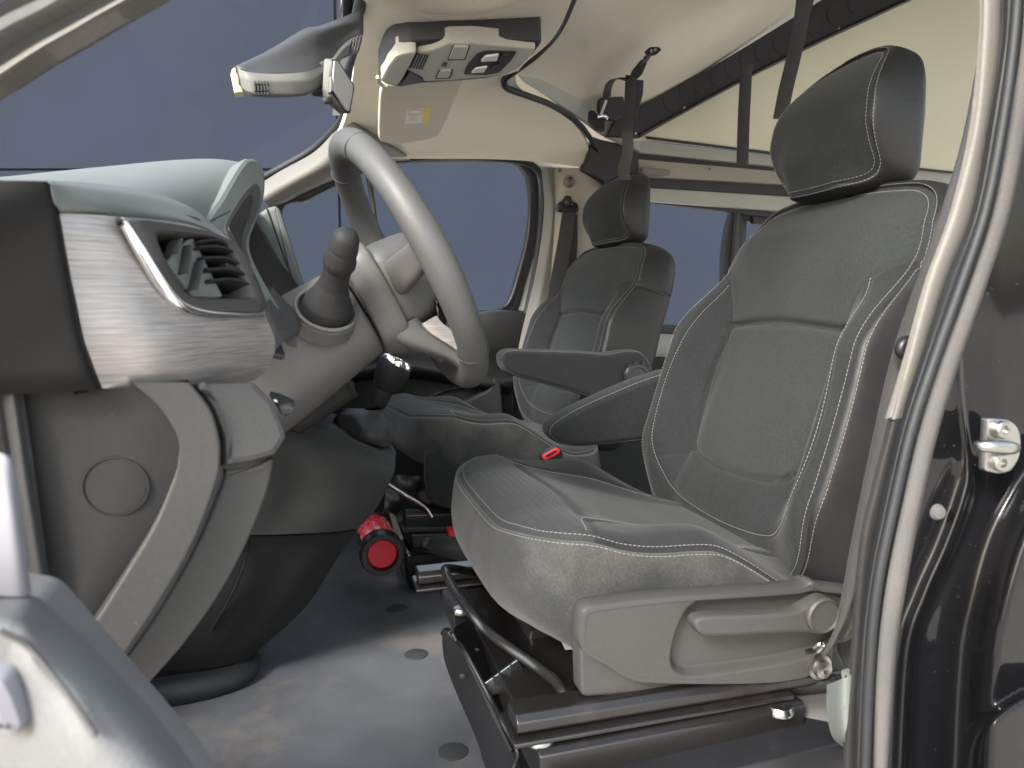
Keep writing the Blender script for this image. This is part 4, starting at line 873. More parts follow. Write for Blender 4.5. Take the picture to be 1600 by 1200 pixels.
# far side of the dash behind the wheel
slab('passenger_dash', rnd([(396, 340), (416, 325), (431, 321), (438, 328), (474, 440), (480, 520), (420, 520), (396, 400)], [3, 4, 3, 4, 4, 4, 4, 4]), 1.30, 'dash_grey', dash, thick=.30, bev=.006)
tube('dash_joint', [q(417, 326, 1.299), q(433, 370, 1.299), q(448, 412, 1.299), q(462, 450, 1.299)], .0013, 'black_plastic', dash, n=6)
slab('dash_body', [(330, 380), (400, 345), (430, 400), (470, 450), (500, 520), (560, 620), (470, 680), (300, 640), (150, 600), (60, 500), (-60, 430), (-60, 330), (200, 330)], 1.0, 'dash_dark', dash, thick=.9, bev=.01)
surf('column_bracket', [[q(425, 448, .80), q(446, 470, .80), q(467, 492, .79), q(470, 510, .78)], [q(420, 480, .72), q(440, 505, .72), q(462, 516, .735), q(468, 520, .75)], [q(425, 560, .70), q(432, 545, .70), q(448, 530, .715), q(462, 524, .735)]], 'panel_mid', dash, thick=.012)
# ---- lower panels
surf('side_panel', [
    [q(-60, 612, .52), q(30, 612, .52), q(120, 610, .52), q(200, 606, .52), q(285, 604, .53)],
    [q(-60, 680, .52), q(30, 680, .52), q(130, 680, .52), q(230, 660, .52), q(325, 672, .53)],
    [q(-60, 760, .52), q(34, 760, .52), q(130, 760, .52), q(220, 760, .52), q(322, 740, .53)],
    [q(-60, 860, .52), q(44, 860, .52), q(120, 860, .52), q(180, 870, .52), q(280, 850, .53)],
    [q(-60, 960, .52), q(56, 960, .52), q(90, 970, .52), q(130, 985, .52), q(205, 990, .53)],
    [q(-60, 1060, .52), q(60, 1060, .52), q(90, 1060, .52), q(110, 1060, .52), q(160, 1070, .53)]], 'dash_dark', dash, thick=.02, nu=50, nv=40)
th_ = np.linspace(0, 2*math.pi, 60)
tube('access_cover', [q(180.5+52*math.cos(t), 760+45*math.sin(t), .5195) for t in th_[:-1]], .0009, 'black_plastic', dash, closed=True, res=100, n=6)
surf('edge_trim', [[q(-4, 612, .512), q(20, 760, .512), q(40, 900, .512), q(60, 1060, .512)], [q(10, 612, .505), q(32, 760, .505), q(52, 900, .505), q(72, 1060, .505)], [q(22, 612, .505), q(44, 760, .505), q(66, 900, .505), q(86, 1060, .505)], [q(34, 612, .519), q(54, 760, .519), q(77, 900, .519), q(98, 1060, .519)]], 'panel_mid', dash, thick=.01)
def vstrip(name, A, m, parent=dash, **k):
    """rows are [(xl,y,Y),(..)] polylines from inner to outer edge"""
    return surf(name, [[q(*p) for p in row] for row in A], m, parent, **k)
def bandplate(name, Lp, Rp, pl, m, parent, e=3.5, dep=.03):
    Lp = np.array(Lp, float); Rp = np.array(Rp, float); rows = []
    for P_, sg in ((Lp, 1), (Rp, -1)):
        A_ = [q_ for q_ in P_]; base = [qp(x, y, *pl) for x, y in A_]; inn = [qp(x+sg*e, y, *pl) for x, y in A_]; nn = pl[1] if np.dot(pl[1], pl[0]) > 0 else -pl[1]
        r3 = [[b+nn*dep for b in base], [b+nn*.0030 for b in base], [b+nn*.0008 for b in [(u+v)/2 for u, v in zip(base, inn)]], inn]
        rows += r3 if sg > 0 else r3[::-1]
    return surf(name, rows, m, parent, thick=0, nu=70, nv=90, lin=1)
kpl = plane3(q(205, 606, .517), q(298, 606, .526), q(150, 1000, .512))
bandplate('knee_band', [(203, 598), (250, 640), (270, 684), (275, 712), (270, 745), (240, 820), (180, 920), (122, 1010), (86, 1070)], [(298, 598), (330, 640), (343, 680), (346, 710), (340, 755), (302, 852), (244, 952), (182, 1044), (148, 1105)], kpl, 'panel_grey', dash)
sp1 = [(306, 598), (334, 640), (350, 682), (352, 729), (395, 722), (432, 711), (450, 683), (446, 668), (428, 626), (398, 596)]
spl = plane3(q(320, 620, .540), q(440, 690, .552), q(352, 728, .536))
plate('switch_pod', [qp(x, y, *spl) for x, y in rnd(sp1, 5, 5)], 'panel_mid', dash, thick=.05, bev=.005)
slab('switch_pod', [(420, 618), (436, 622), (458, 632), (460, 640), (446, 652), (434, 640)], .60, 'dash_dark', dash, thick=.03, bev=.002)
rb = slab('release_lever', rnd([(434, 636), (452, 633), (461, 638), (458, 645), (442, 650), (436, 646)], 4), .585, 'panel_grey', dash, thick=.02, bev=.002)
slab('marker', [(427, 624), (432, 625), (434, 629), (429, 628)], .583, 'label_white', rb, thick=.002, bev=.0002)
lb1 = [(350, 733), (392, 726), (424, 716), (431, 722), (418, 770), (384, 855), (340, 935), (284, 1012), (214, 1090), (150, 1110), (184, 1046), (246, 955), (304, 855), (344, 762)]
lpl = plane3(q(350, 730, .552), q(428, 720, .560), q(214, 1085, .545))
bandplate('lower_band', [(350, 733), (344, 762), (304, 855), (246, 955), (184, 1046), (150, 1110)], [(429, 718), (418, 770), (384, 855), (340, 935), (284, 1012), (214, 1090)], lpl, 'panel_mid', dash)
plate('lower_band_lip', [qp(x, y, lpl[0]*.998, lpl[1]) for x, y in rnd([(352, 736), (394, 728), (422, 719), (418, 733), (392, 741), (351, 747)], 2)], 'panel_grey', dash, thick=.004, bev=.0015)
# ---- centre console and kick panel under the column
cons = empty('centre_console', (.0, 1.2, -.6), 'dark grey centre console curving from under the steering column down to the floor', 'console')
surf('console_side', [
    [q(300, 600, 1.02), q(400, 630, 1.05), q(462, 655, 1.10), q(540, 682, 1.14), q(618, 714, 1.17)],
    [q(300, 700, 1.0), q(400, 700, 1.03), q(470, 705, 1.07), q(540, 720, 1.10), q(614, 742, 1.14)],
    [q(300, 800, 1.02), q(400, 790, 1.05), q(460, 790, 1.08), q(540, 795, 1.11), q(588, 794, 1.15)],
    [q(300, 838, 1.04), q(400, 836, 1.07), q(460, 834, 1.09), q(520, 831, 1.12), q(560, 826, 1.16)]], 'panel_mid', cons, thick=.02, nu=36, nv=50)
surf('console_lower', [
    [q(250, 838, 1.06), q(400, 838, 1.085), q(460, 837, 1.105), q(520, 834, 1.135), q(558, 829, 1.17)],
    [q(240, 880, 1.08), q(380, 880, 1.10), q(440, 882, 1.12), q(490, 885, 1.14), q(530, 868, 1.18)],
    [q(230, 960, 1.12), q(350, 960, 1.13), q(400, 962, 1.15), q(440, 962, 1.17), q(476, 950, 1.20)],
    [q(215, 1050, 1.17), q(300, 1046, 1.18), q(350, 1040, 1.19), q(385, 1030, 1.2), q(400, 1020, 1.21)]], 'dash_dark', cons, thick=.02, nu=40, nv=50)
tube('panel_joint', [q(388, 845, 1.082), q(382, 880, 1.092), q(362, 930, 1.11), q(330, 985, 1.14)], .0022, 'black_plastic', cons, n=6)
surf('console_top', [
    [q(462, 655, 1.10), q(540, 682, 1.14), q(618, 714, 1.17)],
    [q(470, 645, 1.20), q(545, 668, 1.24), q(618, 704, 1.26)],
    [q(480, 636, 1.36), q(550, 655, 1.38), q(605, 685, 1.40)]], 'dash_dark', cons, thick=.015)
surf('console_front', [[q(616, 714, 1.175), q(611, 742, 1.15), q(585, 794, 1.16), q(557, 828, 1.17), q(527, 868, 1.185), q(472, 950, 1.205), q(396, 1018, 1.215)], [q(585, 712, 1.4), q(565, 745, 1.4), q(545, 790, 1.4), q(520, 822, 1.4), q(485, 860, 1.4), q(420, 920, 1.4), q(350, 970, 1.4)]], 'dash_dark', cons, thick=.003, td=(-1, 0, 0))
surf('selector_plate', [[q(500, 652, 1.27), q(560, 672, 1.27), q(600, 694, 1.27)], [q(505, 647, 1.33), q(560, 664, 1.34), q(600, 688, 1.34)]], 'frame_grey', cons, thick=.004)
tube('sill_roll', [q(160, 1100, 1.16), q(260, 1082, 1.17), q(330, 1070, 1.18), q(375, 1055, 1.20), q(390, 1036, 1.24), q(385, 1020, 1.30)], [.020, .023, .023, .020, .018, .014], 'rubber', cons, res=60, n=16)
plate('carpet_flap', [q(220, 1075, 1.2), q(400, 1040, 1.26), q(410, 1028, 1.3), q(380, 1010, 1.3), q(200, 1030, 1.25)], 'rubber', cons, thick=.004, bev=.001)
# inner structure that closes the footwell
box('bulkhead', (-.50, .9, -.62), (-.44, 2.2, .05), 'roof_black', cons, bev=.004)
# ---- gear lever
gl = empty('gear_lever', tuple(q(572, 690, 1.30)), 'gear lever with black knob, silver cap ring and leather gaiter', 'gear lever')
g0, g1 = q(587, 634, 1.27), q(619, 568, 1.27); ax = g1-g0; L_ = np.linalg.norm(ax); ax = ax/L_
lathe('knob', [(.0001, L_*.42), (.0175, L_*.36), (.0215, L_*.42), (.0280, L_*.72), (.0295, L_*.86), (.0282, L_*.97), (.027, L_*1.0)], g0, ax, 'dash_dark', gl, n=36)
lathe('knob_ring', [(.0285, L_*.97), (.0285, L_*1.01), (.025, L_*1.10), (.021, L_*1.12), (.0205, L_*1.07), (.0001, L_*1.05)], g0, ax, 'chrome', gl, n=36)
lathe('collar', [(.0001, 0), (.0135, 0), (.0165, L_*.05), (.0175, L_*.36), (.013, L_*.42), (.0001, L_*.44)], g0, ax, 'dash_dark', gl, n=28)
def gaiter():
    top = g0-ax*.006; base = [q(524, 672, 1.22), q(556, 686, 1.18), q(592, 697, 1.18), q(608, 696, 1.25), q(604, 686, 1.36), q(560, 668, 1.38), q(530, 660, 1.32)]
    B = cr(base, 96, True); rows = []
    for t in np.linspace(0, 1, 28):
        c = top*(1-t)+B.mean(0)*t; V = []
        for i in range(96):
            a = math.atan2(B[i, 1]-B[:, 1].mean(), B[i, 0]-B[:, 0].mean()); tp = top+np.array([math.cos(a), math.sin(a), 0])*.016
            p = tp*(1-t**.8)+B[i]*t**.8; r_ = (p-c); fold = .10*math.sin(a*5+t*3.2)*math.sin(t*math.pi)+.05*math.sin(a*9+1-t*5)*math.sin(t*math.pi)
            p = c+r_*(1+fold+.25*math.sin(t*math.pi)); p[2] += .010*math.sin(t*math.pi*1.0)
            V.append(p)
        rows.append(V)
    return mesh('gaiter', np.array(rows).reshape(-1, 3), grid_faces(28, 96, False, True), 'panel_mid', gl)
gaiter()
# ================================================================== steering column and wheel
WC = np.array([.107, .865, .049]); al = R(28.0); yw = .11*0
WN = np.array([math.cos(al), .06, math.sin(al)]); WN /= np.linalg.norm(WN)
WLt = np.cross(WN, [0, 0, 1]); WLt /= np.linalg.norm(WLt)
if WLt[1] > 0: WLt = -WLt         # towards the camera side
WU = np.cross(WN, WLt); WU = WU if WU[2] > 0 else -WU
WR = .1445
def wq(l, u, n): return WC+WLt*l+WU*u+WN*n
col = empty('steering_column', tuple(WC-WN*.2), 'grey steering column shroud under the wheel, carrying the indicator stalk', 'steering column')
def shroud():
    E0 = np.array([.052, .865, -.004]); D_ = np.array([-.86, 0.02, -.50]); D_ /= np.linalg.norm(D_); rows = []; n = 80
    Uv = np.cross(D_, [0, 1, 0]); Uv /= np.linalg.norm(Uv); Uv = Uv if Uv[2] > 0 else -Uv; Lv = np.array([0, -1., 0])
    for t, ru, rl, sh in ((0, .050, .056, 0), (.004, .0535, .060, 0), (.02, .056, .063, 0), (.05, .059, .068, -.002), (.10, .063, .076, -.006), (.16, .064, .080, -.012), (.24, .060, .078, -.02)):
        for_ = []
        for k in range(n):
            a = 2*math.pi*k/n; ca, sa = math.cos(a), math.sin(a); e = 2.5
            x = np.sign(ca)*abs(ca)**(2/e)*rl; y = np.sign(sa)*abs(sa)**(2/e)*ru
            for_.append(E0+D_*t+Uv*(y+sh)+Lv*x)
        rows.append(for_)
    rows = np.array(rows); R2 = np.array([cr(rows[:, j], 40) for j in range(n)]).transpose(1, 0, 2)
    c0 = rows[0].mean(0); cap = c0+(rows[0]-c0)*.05
    V = np.vstack([cap, R2.reshape(-1, 3)])
    mesh('shroud', V, grid_faces(41, n, False, True), 'shroud', col, auto=50)
    return E0, D_, Uv, Lv
E0, DD, UU, LL = shroud()
tube('shroud_joint', [E0+LL*.0606+UU*.010+DD*.002, E0+LL*.0635+UU*.008+DD*.025, E0+LL*.0675+UU*.002+DD*.05], .0009, 'black_plastic', col, n=6)
# stalk
sb0 = q(510, 484, .795); sb1 = q(541, 372, .735)
sax = (sb1-sb0)/np.linalg.norm(sb1-sb0); SL = np.linalg.norm(sb1-sb0)
sn = -sax*0+np.array([0, -1, .0]); 
stk2 = tube('indicator_stalk', [sb0+sax*SL*t for t in (-.02, .08, .2, .34, .5, .62)], [.0265, .025, .0195, .0152, .0138, .0138], 'dash_dark', col, res=40, n=28)
lathe('stalk_grip', [(.0128, SL*.56), (.0140, SL*.60), (.0162, SL*.66), (.0162, SL*.72), (.0145, SL*.78), (.0146, SL*.84), (.0140, SL*.85), (.0140, SL*.862), (.0146, SL*.87), (.0130, SL*1.0), (.0095, SL*1.07), (.005, SL*1.095), (.0001, SL*1.10)], sb0, sax, 'dash_dark', stk2, n=32)
sr = [sb0+sax*-.001]
cw = np.cross(sax, fw); cw /= np.linalg.norm(cw); cw2 = np.cross(sax, cw)
tube('stalk_seat', [sb0+sax*.000+cw*math.cos(t)*.031+cw2*math.sin(t)*.031 for t in np.linspace(0, 2*math.pi, 40)[:-1]], .0024, 'shroud', col, closed=True, res=80, n=10)
lathe('stalk_socket', [(.033, -.02), (.033, -.004), (.030, .000), (.027, -.004), (.0001, -.004)], sb0, sax, 'shroud', col, n=40)
sw = empty('steering_wheel', tuple(WC), 'dark grey leather steering wheel with smooth airbag cover, seen from its left side', 'steering wheel')
def rim():
    n, k = 160, 28; V = []
    for i in range(n):
        t = 2*math.pi*i/n; rd = WLt*math.cos(t)+WU*math.sin(t); c = WC+rd*WR
        rr = .0150+.0014*math.cos(2*t)**2
        for j in range(k):
            a = 2*math.pi*j/k; e = 1+.05*math.cos(2*a); V.append(c+rd*math.cos(a)*rr*e+WN*math.sin(a)*rr*1.12*e)
    o = mesh('rim', V, grid_faces(n, k, True, True), 'rim_leather', sw)
    for deg in (78, -64, 150, 40):
        pass
    for deg in (62, 118, -48, -132):
        t = R(deg); rd = WLt*math.cos(t)+WU*math.sin(t); c = WC+rd*WR
        tube('rim_seam', [c+rd*math.cos(a)*.0160+WN*math.sin(a)*.0176 for a in np.linspace(0, 2*math.pi, 25)[:-1]], .0008, 'panel_mid', o, closed=True, res=48, n=6)
rim()
def Mw(a, b, n): return WC+np.multiply.outer(a, WLt)+np.multiply.outer(b, WU)+np.multiply.outer(n, WN)
hub_o = [(.0, .050), (.040, .048), (.064, .036), (.071, .005), (.070, -.030), (.060, -.060), (.034, -.080), (0, -.084)]
hub_o = hub_o+[(-a, b) for a, b in reversed(hub_o[1:-1])]
hubp = Pad(hub_o, lambda a, b: -.040-.4*(a**2)-.5*((b+.02)**2), lambda a, b: [(0*a, 0*a), (.002+0*a, -.003+0*a), (.002+0*a, -.012+0*a), (-.002+0*a, -.022+0*a), (-.008+0*a, -.030+0*a), (-.014+0*a, -.031+0*a)], Mw, (0, -.02), nr=30, nt=160)
hubp.build((lambda a, b, z, I, J: np.zeros(len(a), int), [('hub', 'shroud')]), sw)
ab_o = [(0, .030), (.036, .028), (.054, .020), (.059, -.004), (.056, -.034), (.042, -.054), (0, -.058)]
ab_o = ab_o+[(-a, b) for a, b in reversed(ab_o[1:-1])]
abp = Pad(ab_o, lambda a, b: .022-3.2*(a**2)-3.0*((b+.014)**2), lambda a, b: [(0*a, 0*a), (.004+0*a, -.004+0*a), (.0065+0*a, -.013+0*a), (.0085+0*a, -.030+0*a), (.0095+0*a, -.046+0*a), (.006+0*a, -.060+0*a)], Mw, (0, -.014), nr=36, nt=160)
abp.build((lambda a, b, z, I, J: np.zeros(len(a), int), [('airbag_cover', 'rim_leather')]), sw)
def spoke(name, a, b, wa, wb, ta, tb, m, na=-.014, nb=-.004):
    """arm between wheel-plane points a and b with half widths wa, wb and half thickness ta, tb"""
    a = np.array(a); b = np.array(b); d = b-a; d = d/np.linalg.norm(d); s = np.array([-d[1], d[0]]); rows = []; k = 28
    for t in np.linspace(0, 1, 14):
        e = t*t*(3-2*t); c = a+(b-a)*t; w = wa*(1-e)+wb*e; th = ta*(1-e)+tb*e; nn = na*(1-e)+nb*e; r_ = []
        for j in range(k):
            an = 2*math.pi*j/k; x = np.sign(math.cos(an))*abs(math.cos(an))**.6*w; z = np.sign(math.sin(an))*abs(math.sin(an))**.6*th
            p = c+s*x; r_.append(wq(p[0], p[1], nn+z))
        rows.append(r_)
    return mesh(name, np.array(rows).reshape(-1, 3), grid_faces(14, k, False, True)+[tuple(range(k)), tuple(13*k+j for j in range(k))], m, sw, auto=60)
spoke('spoke', (.055, -.006), (WR-.006, .012), .020, .015, .010, .008, 'shroud', na=-.030); spoke('spoke', (-.055, -.006), (-WR+.006, .012), .020, .015, .010, .008, 'shroud', na=-.030)
spoke('spoke', (.038, -.055), (.050, -WR+.014), .026, .012, .020, .009, 'shroud', na=-.046); spoke('spoke', (-.038, -.055), (-.050, -WR+.014), .026, .012, .020, .009, 'shroud', na=-.046)
spoke('spoke_trim', (.064, -.060), (.068, -WR+.030), .003, .003, .010, .008, 'brushed_silver', na=-.020, nb=0)
slab('switch_panel', [(680, 470), (692, 462), (704, 480), (700, 505), (692, 515), (684, 500)], .80, 'gloss_black', sw, thick=.02, bev=.002)
# ================================================================== seat bases
pb = empty('seat_pedestal', (.33, .85, -.6), 'black steel pedestal and slide rails under the driver seat with zinc bracket', 'seat base', 'steel bases under the front seats')
def prism(name, P0, P1, sec, m, parent, auto=30):
    """section (dy, dz) swept from P0 to P1"""
    V = [np.array(P0)+[0, a, b] for a, b in sec]+[np.array(P1)+[0, a, b] for a, b in sec]; n = len(sec)
    o = mesh(name, V, [tuple(range(n)), tuple(range(n, 2*n))]+[(i, (i+1) % n, n+(i+1) % n, n+i) for i in range(n)], m, parent, smooth=True)
    bmod = o.modifiers.new('bevel', 'BEVEL'); bmod.width = .0012; bmod.segments = 2; bmod.limit_method = 'ANGLE'; sharp(o, auto); return o
def railset(parent, y, z=-.372, x0=.165, x1=.505):
    prism('upper_rail', (x0, y, z), (x1, y, z+.004), [(0, 0), (.004, .004), (.030, .004), (.030, -.013), (.0, -.013), (-.002, -.010), (-.002, -.002)], 'steel_black', parent)
    prism('lower_rail', (x0-.004, y, z-.0175), (x1-.06, y, z-.012), [(-.008, 0), (-.002, .002), (.045, .002), (.045, -.004), (-.008, -.004)], 'steel_black', parent)
railset(pb, .600, z=-.366); railset(pb, .98, z=-.366, x0=.13)
prism('swivel_box', (.182, .585, -.394), (.452, .585, -.386), [(0, 0), (.006, .004), (.40, .004), (.40, -.03), (.012, -.03), (0, -.027)], 'steel_black', pb)
prism('base_rail', (.20, .545, -.424), (.475, .545, -.408), [(0, -.012), (.008, .002), (.03, .006), (.36, .006), (.36, -.17), (0, -.17)], 'satin_black', pb)
for px in ((843, 1152), (1218, 1107)):
    c_ = q(px[0], px[1], .60); c_ = qz(px[0], px[1], -.388)
    lathe('bolt', [(.014, -.003), (.014, .0), (.0115, .004), (.006, .0045), (.005, .003), (.0001, .003)], c_, (0, 0, 1), 'zinc', pb, n=28)
# folded front plate running down to the floor
surf('front_plate', [[q(690, 985, .86), q(694, 1030, .85), q(712, 1080, .82), q(738, 1140, .78), q(760, 1200, .75), q(790, 1290, .70)], [q(703, 985, .80), q(718, 1012, .79), q(742, 1050, .76), q(766, 1100, .72), q(800, 1170, .68), q(812, 1290, .66)]], 'satin_black', pb, thick=.004, nu=10)
tube('plate_flange', [q(691, 990, .86), q(697, 984, .85), q(706, 988, .80), q(714, 1003, .79), q(726, 1016, .77), q(742, 1045, .75), q(768, 1095, .72), q(786, 1130, .69), q(808, 1172, .67), q(806, 1190, .67), q(800, 1205, .67)], .0028, 'zinc' if False else 'steel_black', pb, res=70, n=8)
surf('top_plate', [[q(703, 985, .80), q(726, 1014, .78), q(742, 1047, .76), q(766, 1100, .72), q(800, 1172, .67)], [q(740, 962, .92), q(790, 1000, .90), q(820, 1040, .86), q(840, 1080, .80), q(850, 1150, .70)]], 'satin_black', pb, thick=.004)
for px in ((722, 1056), (748, 1097), (771, 1164), (745, 1016), (757, 1037)):
    lathe('rivet', [(.003, -.001), (.003, .0015), (.0001, .002)], q(px[0], px[1], .775 if px[0] < 740 or px[1] > 1080 else .80), -fw, 'black_plastic', pb, n=12)
slab('mount_block', rnd([(706, 955), (716, 950), (745, 952), (800, 970), (815, 1000), (710, 994)], 4), .90, 'satin_black', pb, thick=.10, bev=.003)
lathe('bolt', [(.011, -.002), (.011, .002), (.009, .005), (.0001, .006)], qz(720, 955, q(720, 955, .90)[2]+.0), (0, 0, 1), 'steel', pb, n=24)
zb = slab('zinc_bracket', [(754, 1070), (808, 1031), (826, 1054), (822, 1062), (800, 1072), (780, 1085), (768, 1088)], .735, 'zinc', pb, thick=.003, bev=.0008)
for cx, cy_ in ((803, 1046), (776, 1065)):
    slab('slot', rnd([(cx-6, cy_-6), (cx+5, cy_-8), (cx+8, cy_+4), (cx-3, cy_+8)], 2), .733, 'black_plastic', zb, thick=.002, bev=.0002)
slab('plug_connector', rnd([(812, 1064), (824, 1060), (830, 1072), (820, 1082), (808, 1080)], 2), .75, 'copper', pb, thick=.015, bev=.002)
tube('wire', [q(820, 1080, .745), q(815, 1090, .74), q(822, 1100, .74), q(823, 1112, .74)], .0015, 'label_pink', pb, n=6)
tube('slide_release_bar', [q(770, 899, 1.0), q(735, 893, .96), q(700, 888, .90), q(697, 896, .86), q(712, 925, .82), q(740, 962, .78), q(760, 985, .76), q(800, 1015, .72), q(840, 1043, .69), q(868, 1065, .66), q(880, 1083, .64), q(892, 1100, .63)], .0055, 'bar_black', pb, res=120, n=14)
prism('front_crossbar', q(700, 912, 1.02), q(840, 905, 1.02), [(0, .012), (.01, .015), (.05, .015), (.05, -.01), (0, -.012)], 'black_plastic', pb)
prism('front_crossbar', q(700, 935, .98), q(860, 925, .98), [(0, .010), (.01, .012), (.05, .012), (.05, -.014), (0, -.012)], 'black_plastic', pb)
slab('pivot_plate', rnd([(1245, 1080), (1250, 1040), (1262, 1018), (1305, 1010), (1320, 1040), (1322, 1082)], 5), .600, 'satin_black', pb, thick=.012, bev=.002)
pv = lathe('pivot_bolt', [(.013, 0), (.013, .003), (.0095, .004), (.0088, .009), (.004, .010), (.0001, .008)], q(1279, 1041, .598), (0, -1, 0), 'steel', pb, n=6*4)
slab('rail_end', rnd([(1302, 1060), (1314, 1058), (1314, 1082), (1302, 1084)], 2), .59, 'black_plastic', pb, thick=.03, bev=.002)
tube('tube_bar', [q(1090, 1078, .64), q(1200, 1072, .62), q(1300, 1066, .60)], .009, 'satin_black', pb, n=12)
slab('under_tray', [(830, 985), (920, 980), (920, 1100), (830, 1090), (815, 1040)], .80, 'black_plastic', pb, thick=.3, bev=.004)
slab('tray_clip', [(872, 990), (885, 992), (896, 1015), (884, 1016)], .72, 'frame_grey', pb, thick=.004, bev=.001)
# passenger base
pp = empty('seat_pedestal', (.36, 1.75, -.6), 'black steel pedestal under the passenger seat beside the fire extinguisher', 'seat base', 'steel bases under the front seats')
slab('swivel_box', rnd([(632, 868), (640, 864), (800, 858), (830, 930), (700, 922), (655, 926), (638, 918), (633, 900)], 6), 1.50, 'gloss_black', pp, thick=.35, bev=.006)
slab('upper_box', rnd([(643, 836), (700, 833), (800, 830), (800, 870), (645, 866)], 3), 1.54, 'satin_black', pp, thick=.3, bev=.004)
prism('upper_rail', q(634, 806, 1.58), q(800, 800, 1.58), [(0, 0), (.008, .012), (.04, .012), (.04, -.03), (0, -.028)], 'steel_black', pp)
prism('lower_rail', q(630, 826, 1.56), q(800, 822, 1.56), [(-.01, .004), (.04, .006), (.04, -.008), (-.01, -.006)], 'steel_black', pp)
lathe('bolt', [(.012, -.002), (.012, .003), (.006, .005), (.0001, .005)], q(655, 836, 1.56), (0, 0, 1), 'steel', pp, n=20)
tube('slide_release_bar', [q(608, 757, 1.62), q(635, 774, 1.60), q(664, 792, 1.58), q(676, 808, 1.57)], .006, 'steel', pp, res=40, n=10)
surf('base_mount', [[q(604, 745, 1.75), q(650, 742, 1.75), q(720, 740, 1.75), q(800, 760, 1.75)], [q(600, 800, 1.72), q(650, 800, 1.72), q(720, 800, 1.72), q(800, 800, 1.72)], [q(590, 880, 1.70), q(650, 880, 1.70), q(720, 880, 1.70), q(800, 880, 1.70)]], 'black_plastic', pp, thick=.02, disp=lambda G: G+np.array([0, 1, 0])*(.012*np.sin(G[:, :, 0:1]*60)*np.cos(G[:, :, 2:3]*70)))
slab('bracket_clip', [(607, 800), (618, 805), (633, 845), (628, 856), (615, 835)], 1.60, 'steel', pp, thick=.01, bev=.002)
slab('red_latch', rnd([(701, 829), (716, 828), (716, 840), (702, 841)], 2), 1.50, 'red_plastic', pp, thick=.03, bev=.002)
# ================================================================== things hanging from the cab ceiling
oc = empty('overhead_console', tuple(q(700, 95, 1.34)), 'beige overhead console with reading lamps and two switches set in the cab ceiling', 'overhead console')
cp0 = plane3(qz(640, 75, .445), qz(835, 72, .450), qz(700, 128, .425))
def K(pts, off=0.): return [qp(x, y, cp0[0]*(1-off), cp0[1]) for x, y in pts]
rim_px = [(590, 122), (600, 95), (615, 74), (640, 64), (700, 60), (846, 63), (846, 70), (835, 84), (812, 106), (790, 118), (760, 124), (700, 129), (664, 131), (621, 137), (600, 132)]
fp = plate('recess', K(rnd(rim_px, 6), -.012), 'housing', oc, thick=.05, bev=.006)
lp = [(594, 126), (606, 103), (618, 88), (640, 82), (652, 82), (632, 120), (622, 135), (600, 131)]
plate('sensor_cap', K(rnd(lp, 5), .015), 'console_beige', oc, thick=.035, bev=.005)
body = [(652, 82), (675, 78), (700, 68), (738, 67), (800, 73), (838, 76), (830, 88), (808, 107), (790, 117), (765, 121), (700, 127), (662, 128), (636, 112)]
plate('console_body', K(rnd(body, 5), .004), 'console_beige', oc, thick=.03, bev=.004)
plate('dark_insert', K([(640, 112), (660, 122), (662, 129), (624, 136)], .007), 'satin_black', oc, thick=.02, bev=.002)
for i in range(5):
    x = 651+i*4.2; plate('grille_slot', K([(x-.2, 84.5+i*.6), (x+2.0, 84.8+i*.6), (x-7.5, 107+i*.6), (x-9.9, 106.5+i*.6)], .0065), 'black_plastic', oc, thick=.004, bev=.0004)
for o_, s_ in (([(708, 72), (735, 72), (727, 94), (699, 95)], .87), ([(686, 110), (708, 109), (704, 123), (680, 124)], .82)):
    a = np.array(o_, float); c = a.mean(0)
    f_ = plate('button_bezel', K(rnd(a, 2), .0065), 'housing', oc, thick=.004, bev=.0005)
    plate('button', K(rnd(c+(a-c)*s_, 2), .009), 'console_beige', f_, thick=.005, bev=.0012)
plate('microphone', K([(693, 98), (699, 99), (698, 104), (690, 104)], .0065), 'housing', oc, thick=.003, bev=.0004)
lb = plate('lamp_panel', K(rnd([(724, 117), (730, 103), (746, 84), (760, 80), (808, 81), (798, 96), (780, 114), (760, 118)], 4), .007), 'housing', oc, thick=.006, bev=.001)
for lens, knob in (([(751, 97), (758, 89), (780, 86), (776, 96)], [(778, 95), (785, 88), (797, 86), (794, 92), (784, 97)]), ([(736, 115), (743, 108), (762, 105), (756, 114)], [(765, 111), (770, 105), (782, 103), (778, 109), (770, 113)])):
    plate('lamp_lens', K(rnd(lens, 2), .012), 'lamp_lens', lb, thick=.005, bev=.001)
    plate('lamp_knob', K(rnd(knob, 2), .014), 'satin_black', lb, thick=.006, bev=.0015)
# passenger visor
sv = empty('sun_visor', tuple(q(655, 180, 1.78)), 'beige passenger sun visor with white and yellow airbag sticker, folded to the ceiling', 'sun visor')
vpz = plane3(q(600, 140, 1.58), q(725, 128, 1.56), q(680, 222, 1.88))
vis = [(597, 136), (640, 132), (725, 124), (706, 170), (690, 205), (683, 214), (668, 219), (612, 227), (602, 223), (592, 221), (592, 190), (594, 150)]
plate('visor_flap', [qp(x, y, *vpz) for x, y in rnd(vis, 5)], 'visor', sv, thick=.014, bev=.004)
def VS(pts, off): return [qp(x, y, vpz[0]*(1-off), vpz[1]) for x, y in pts]
stk_ = plate('warning_sticker', VS([(635, 171), (674, 168), (669, 192), (632, 194)], .0012), 'label_white', sv, thick=.0006, bev=0)
plate('sticker_band', VS([(663, 169), (674, 168), (669, 192), (659, 192.5)], .0020), 'label_yellow', stk_, thick=.0006, bev=0)
e_ = [(649+11*math.cos(t), 175.5+4*math.sin(t)) for t in np.linspace(0, 2*math.pi, 24)[:-1]]
tube('sticker_ring', VS(e_, .0022), .0007, 'label_pink', stk_, closed=True, n=4, res=40)
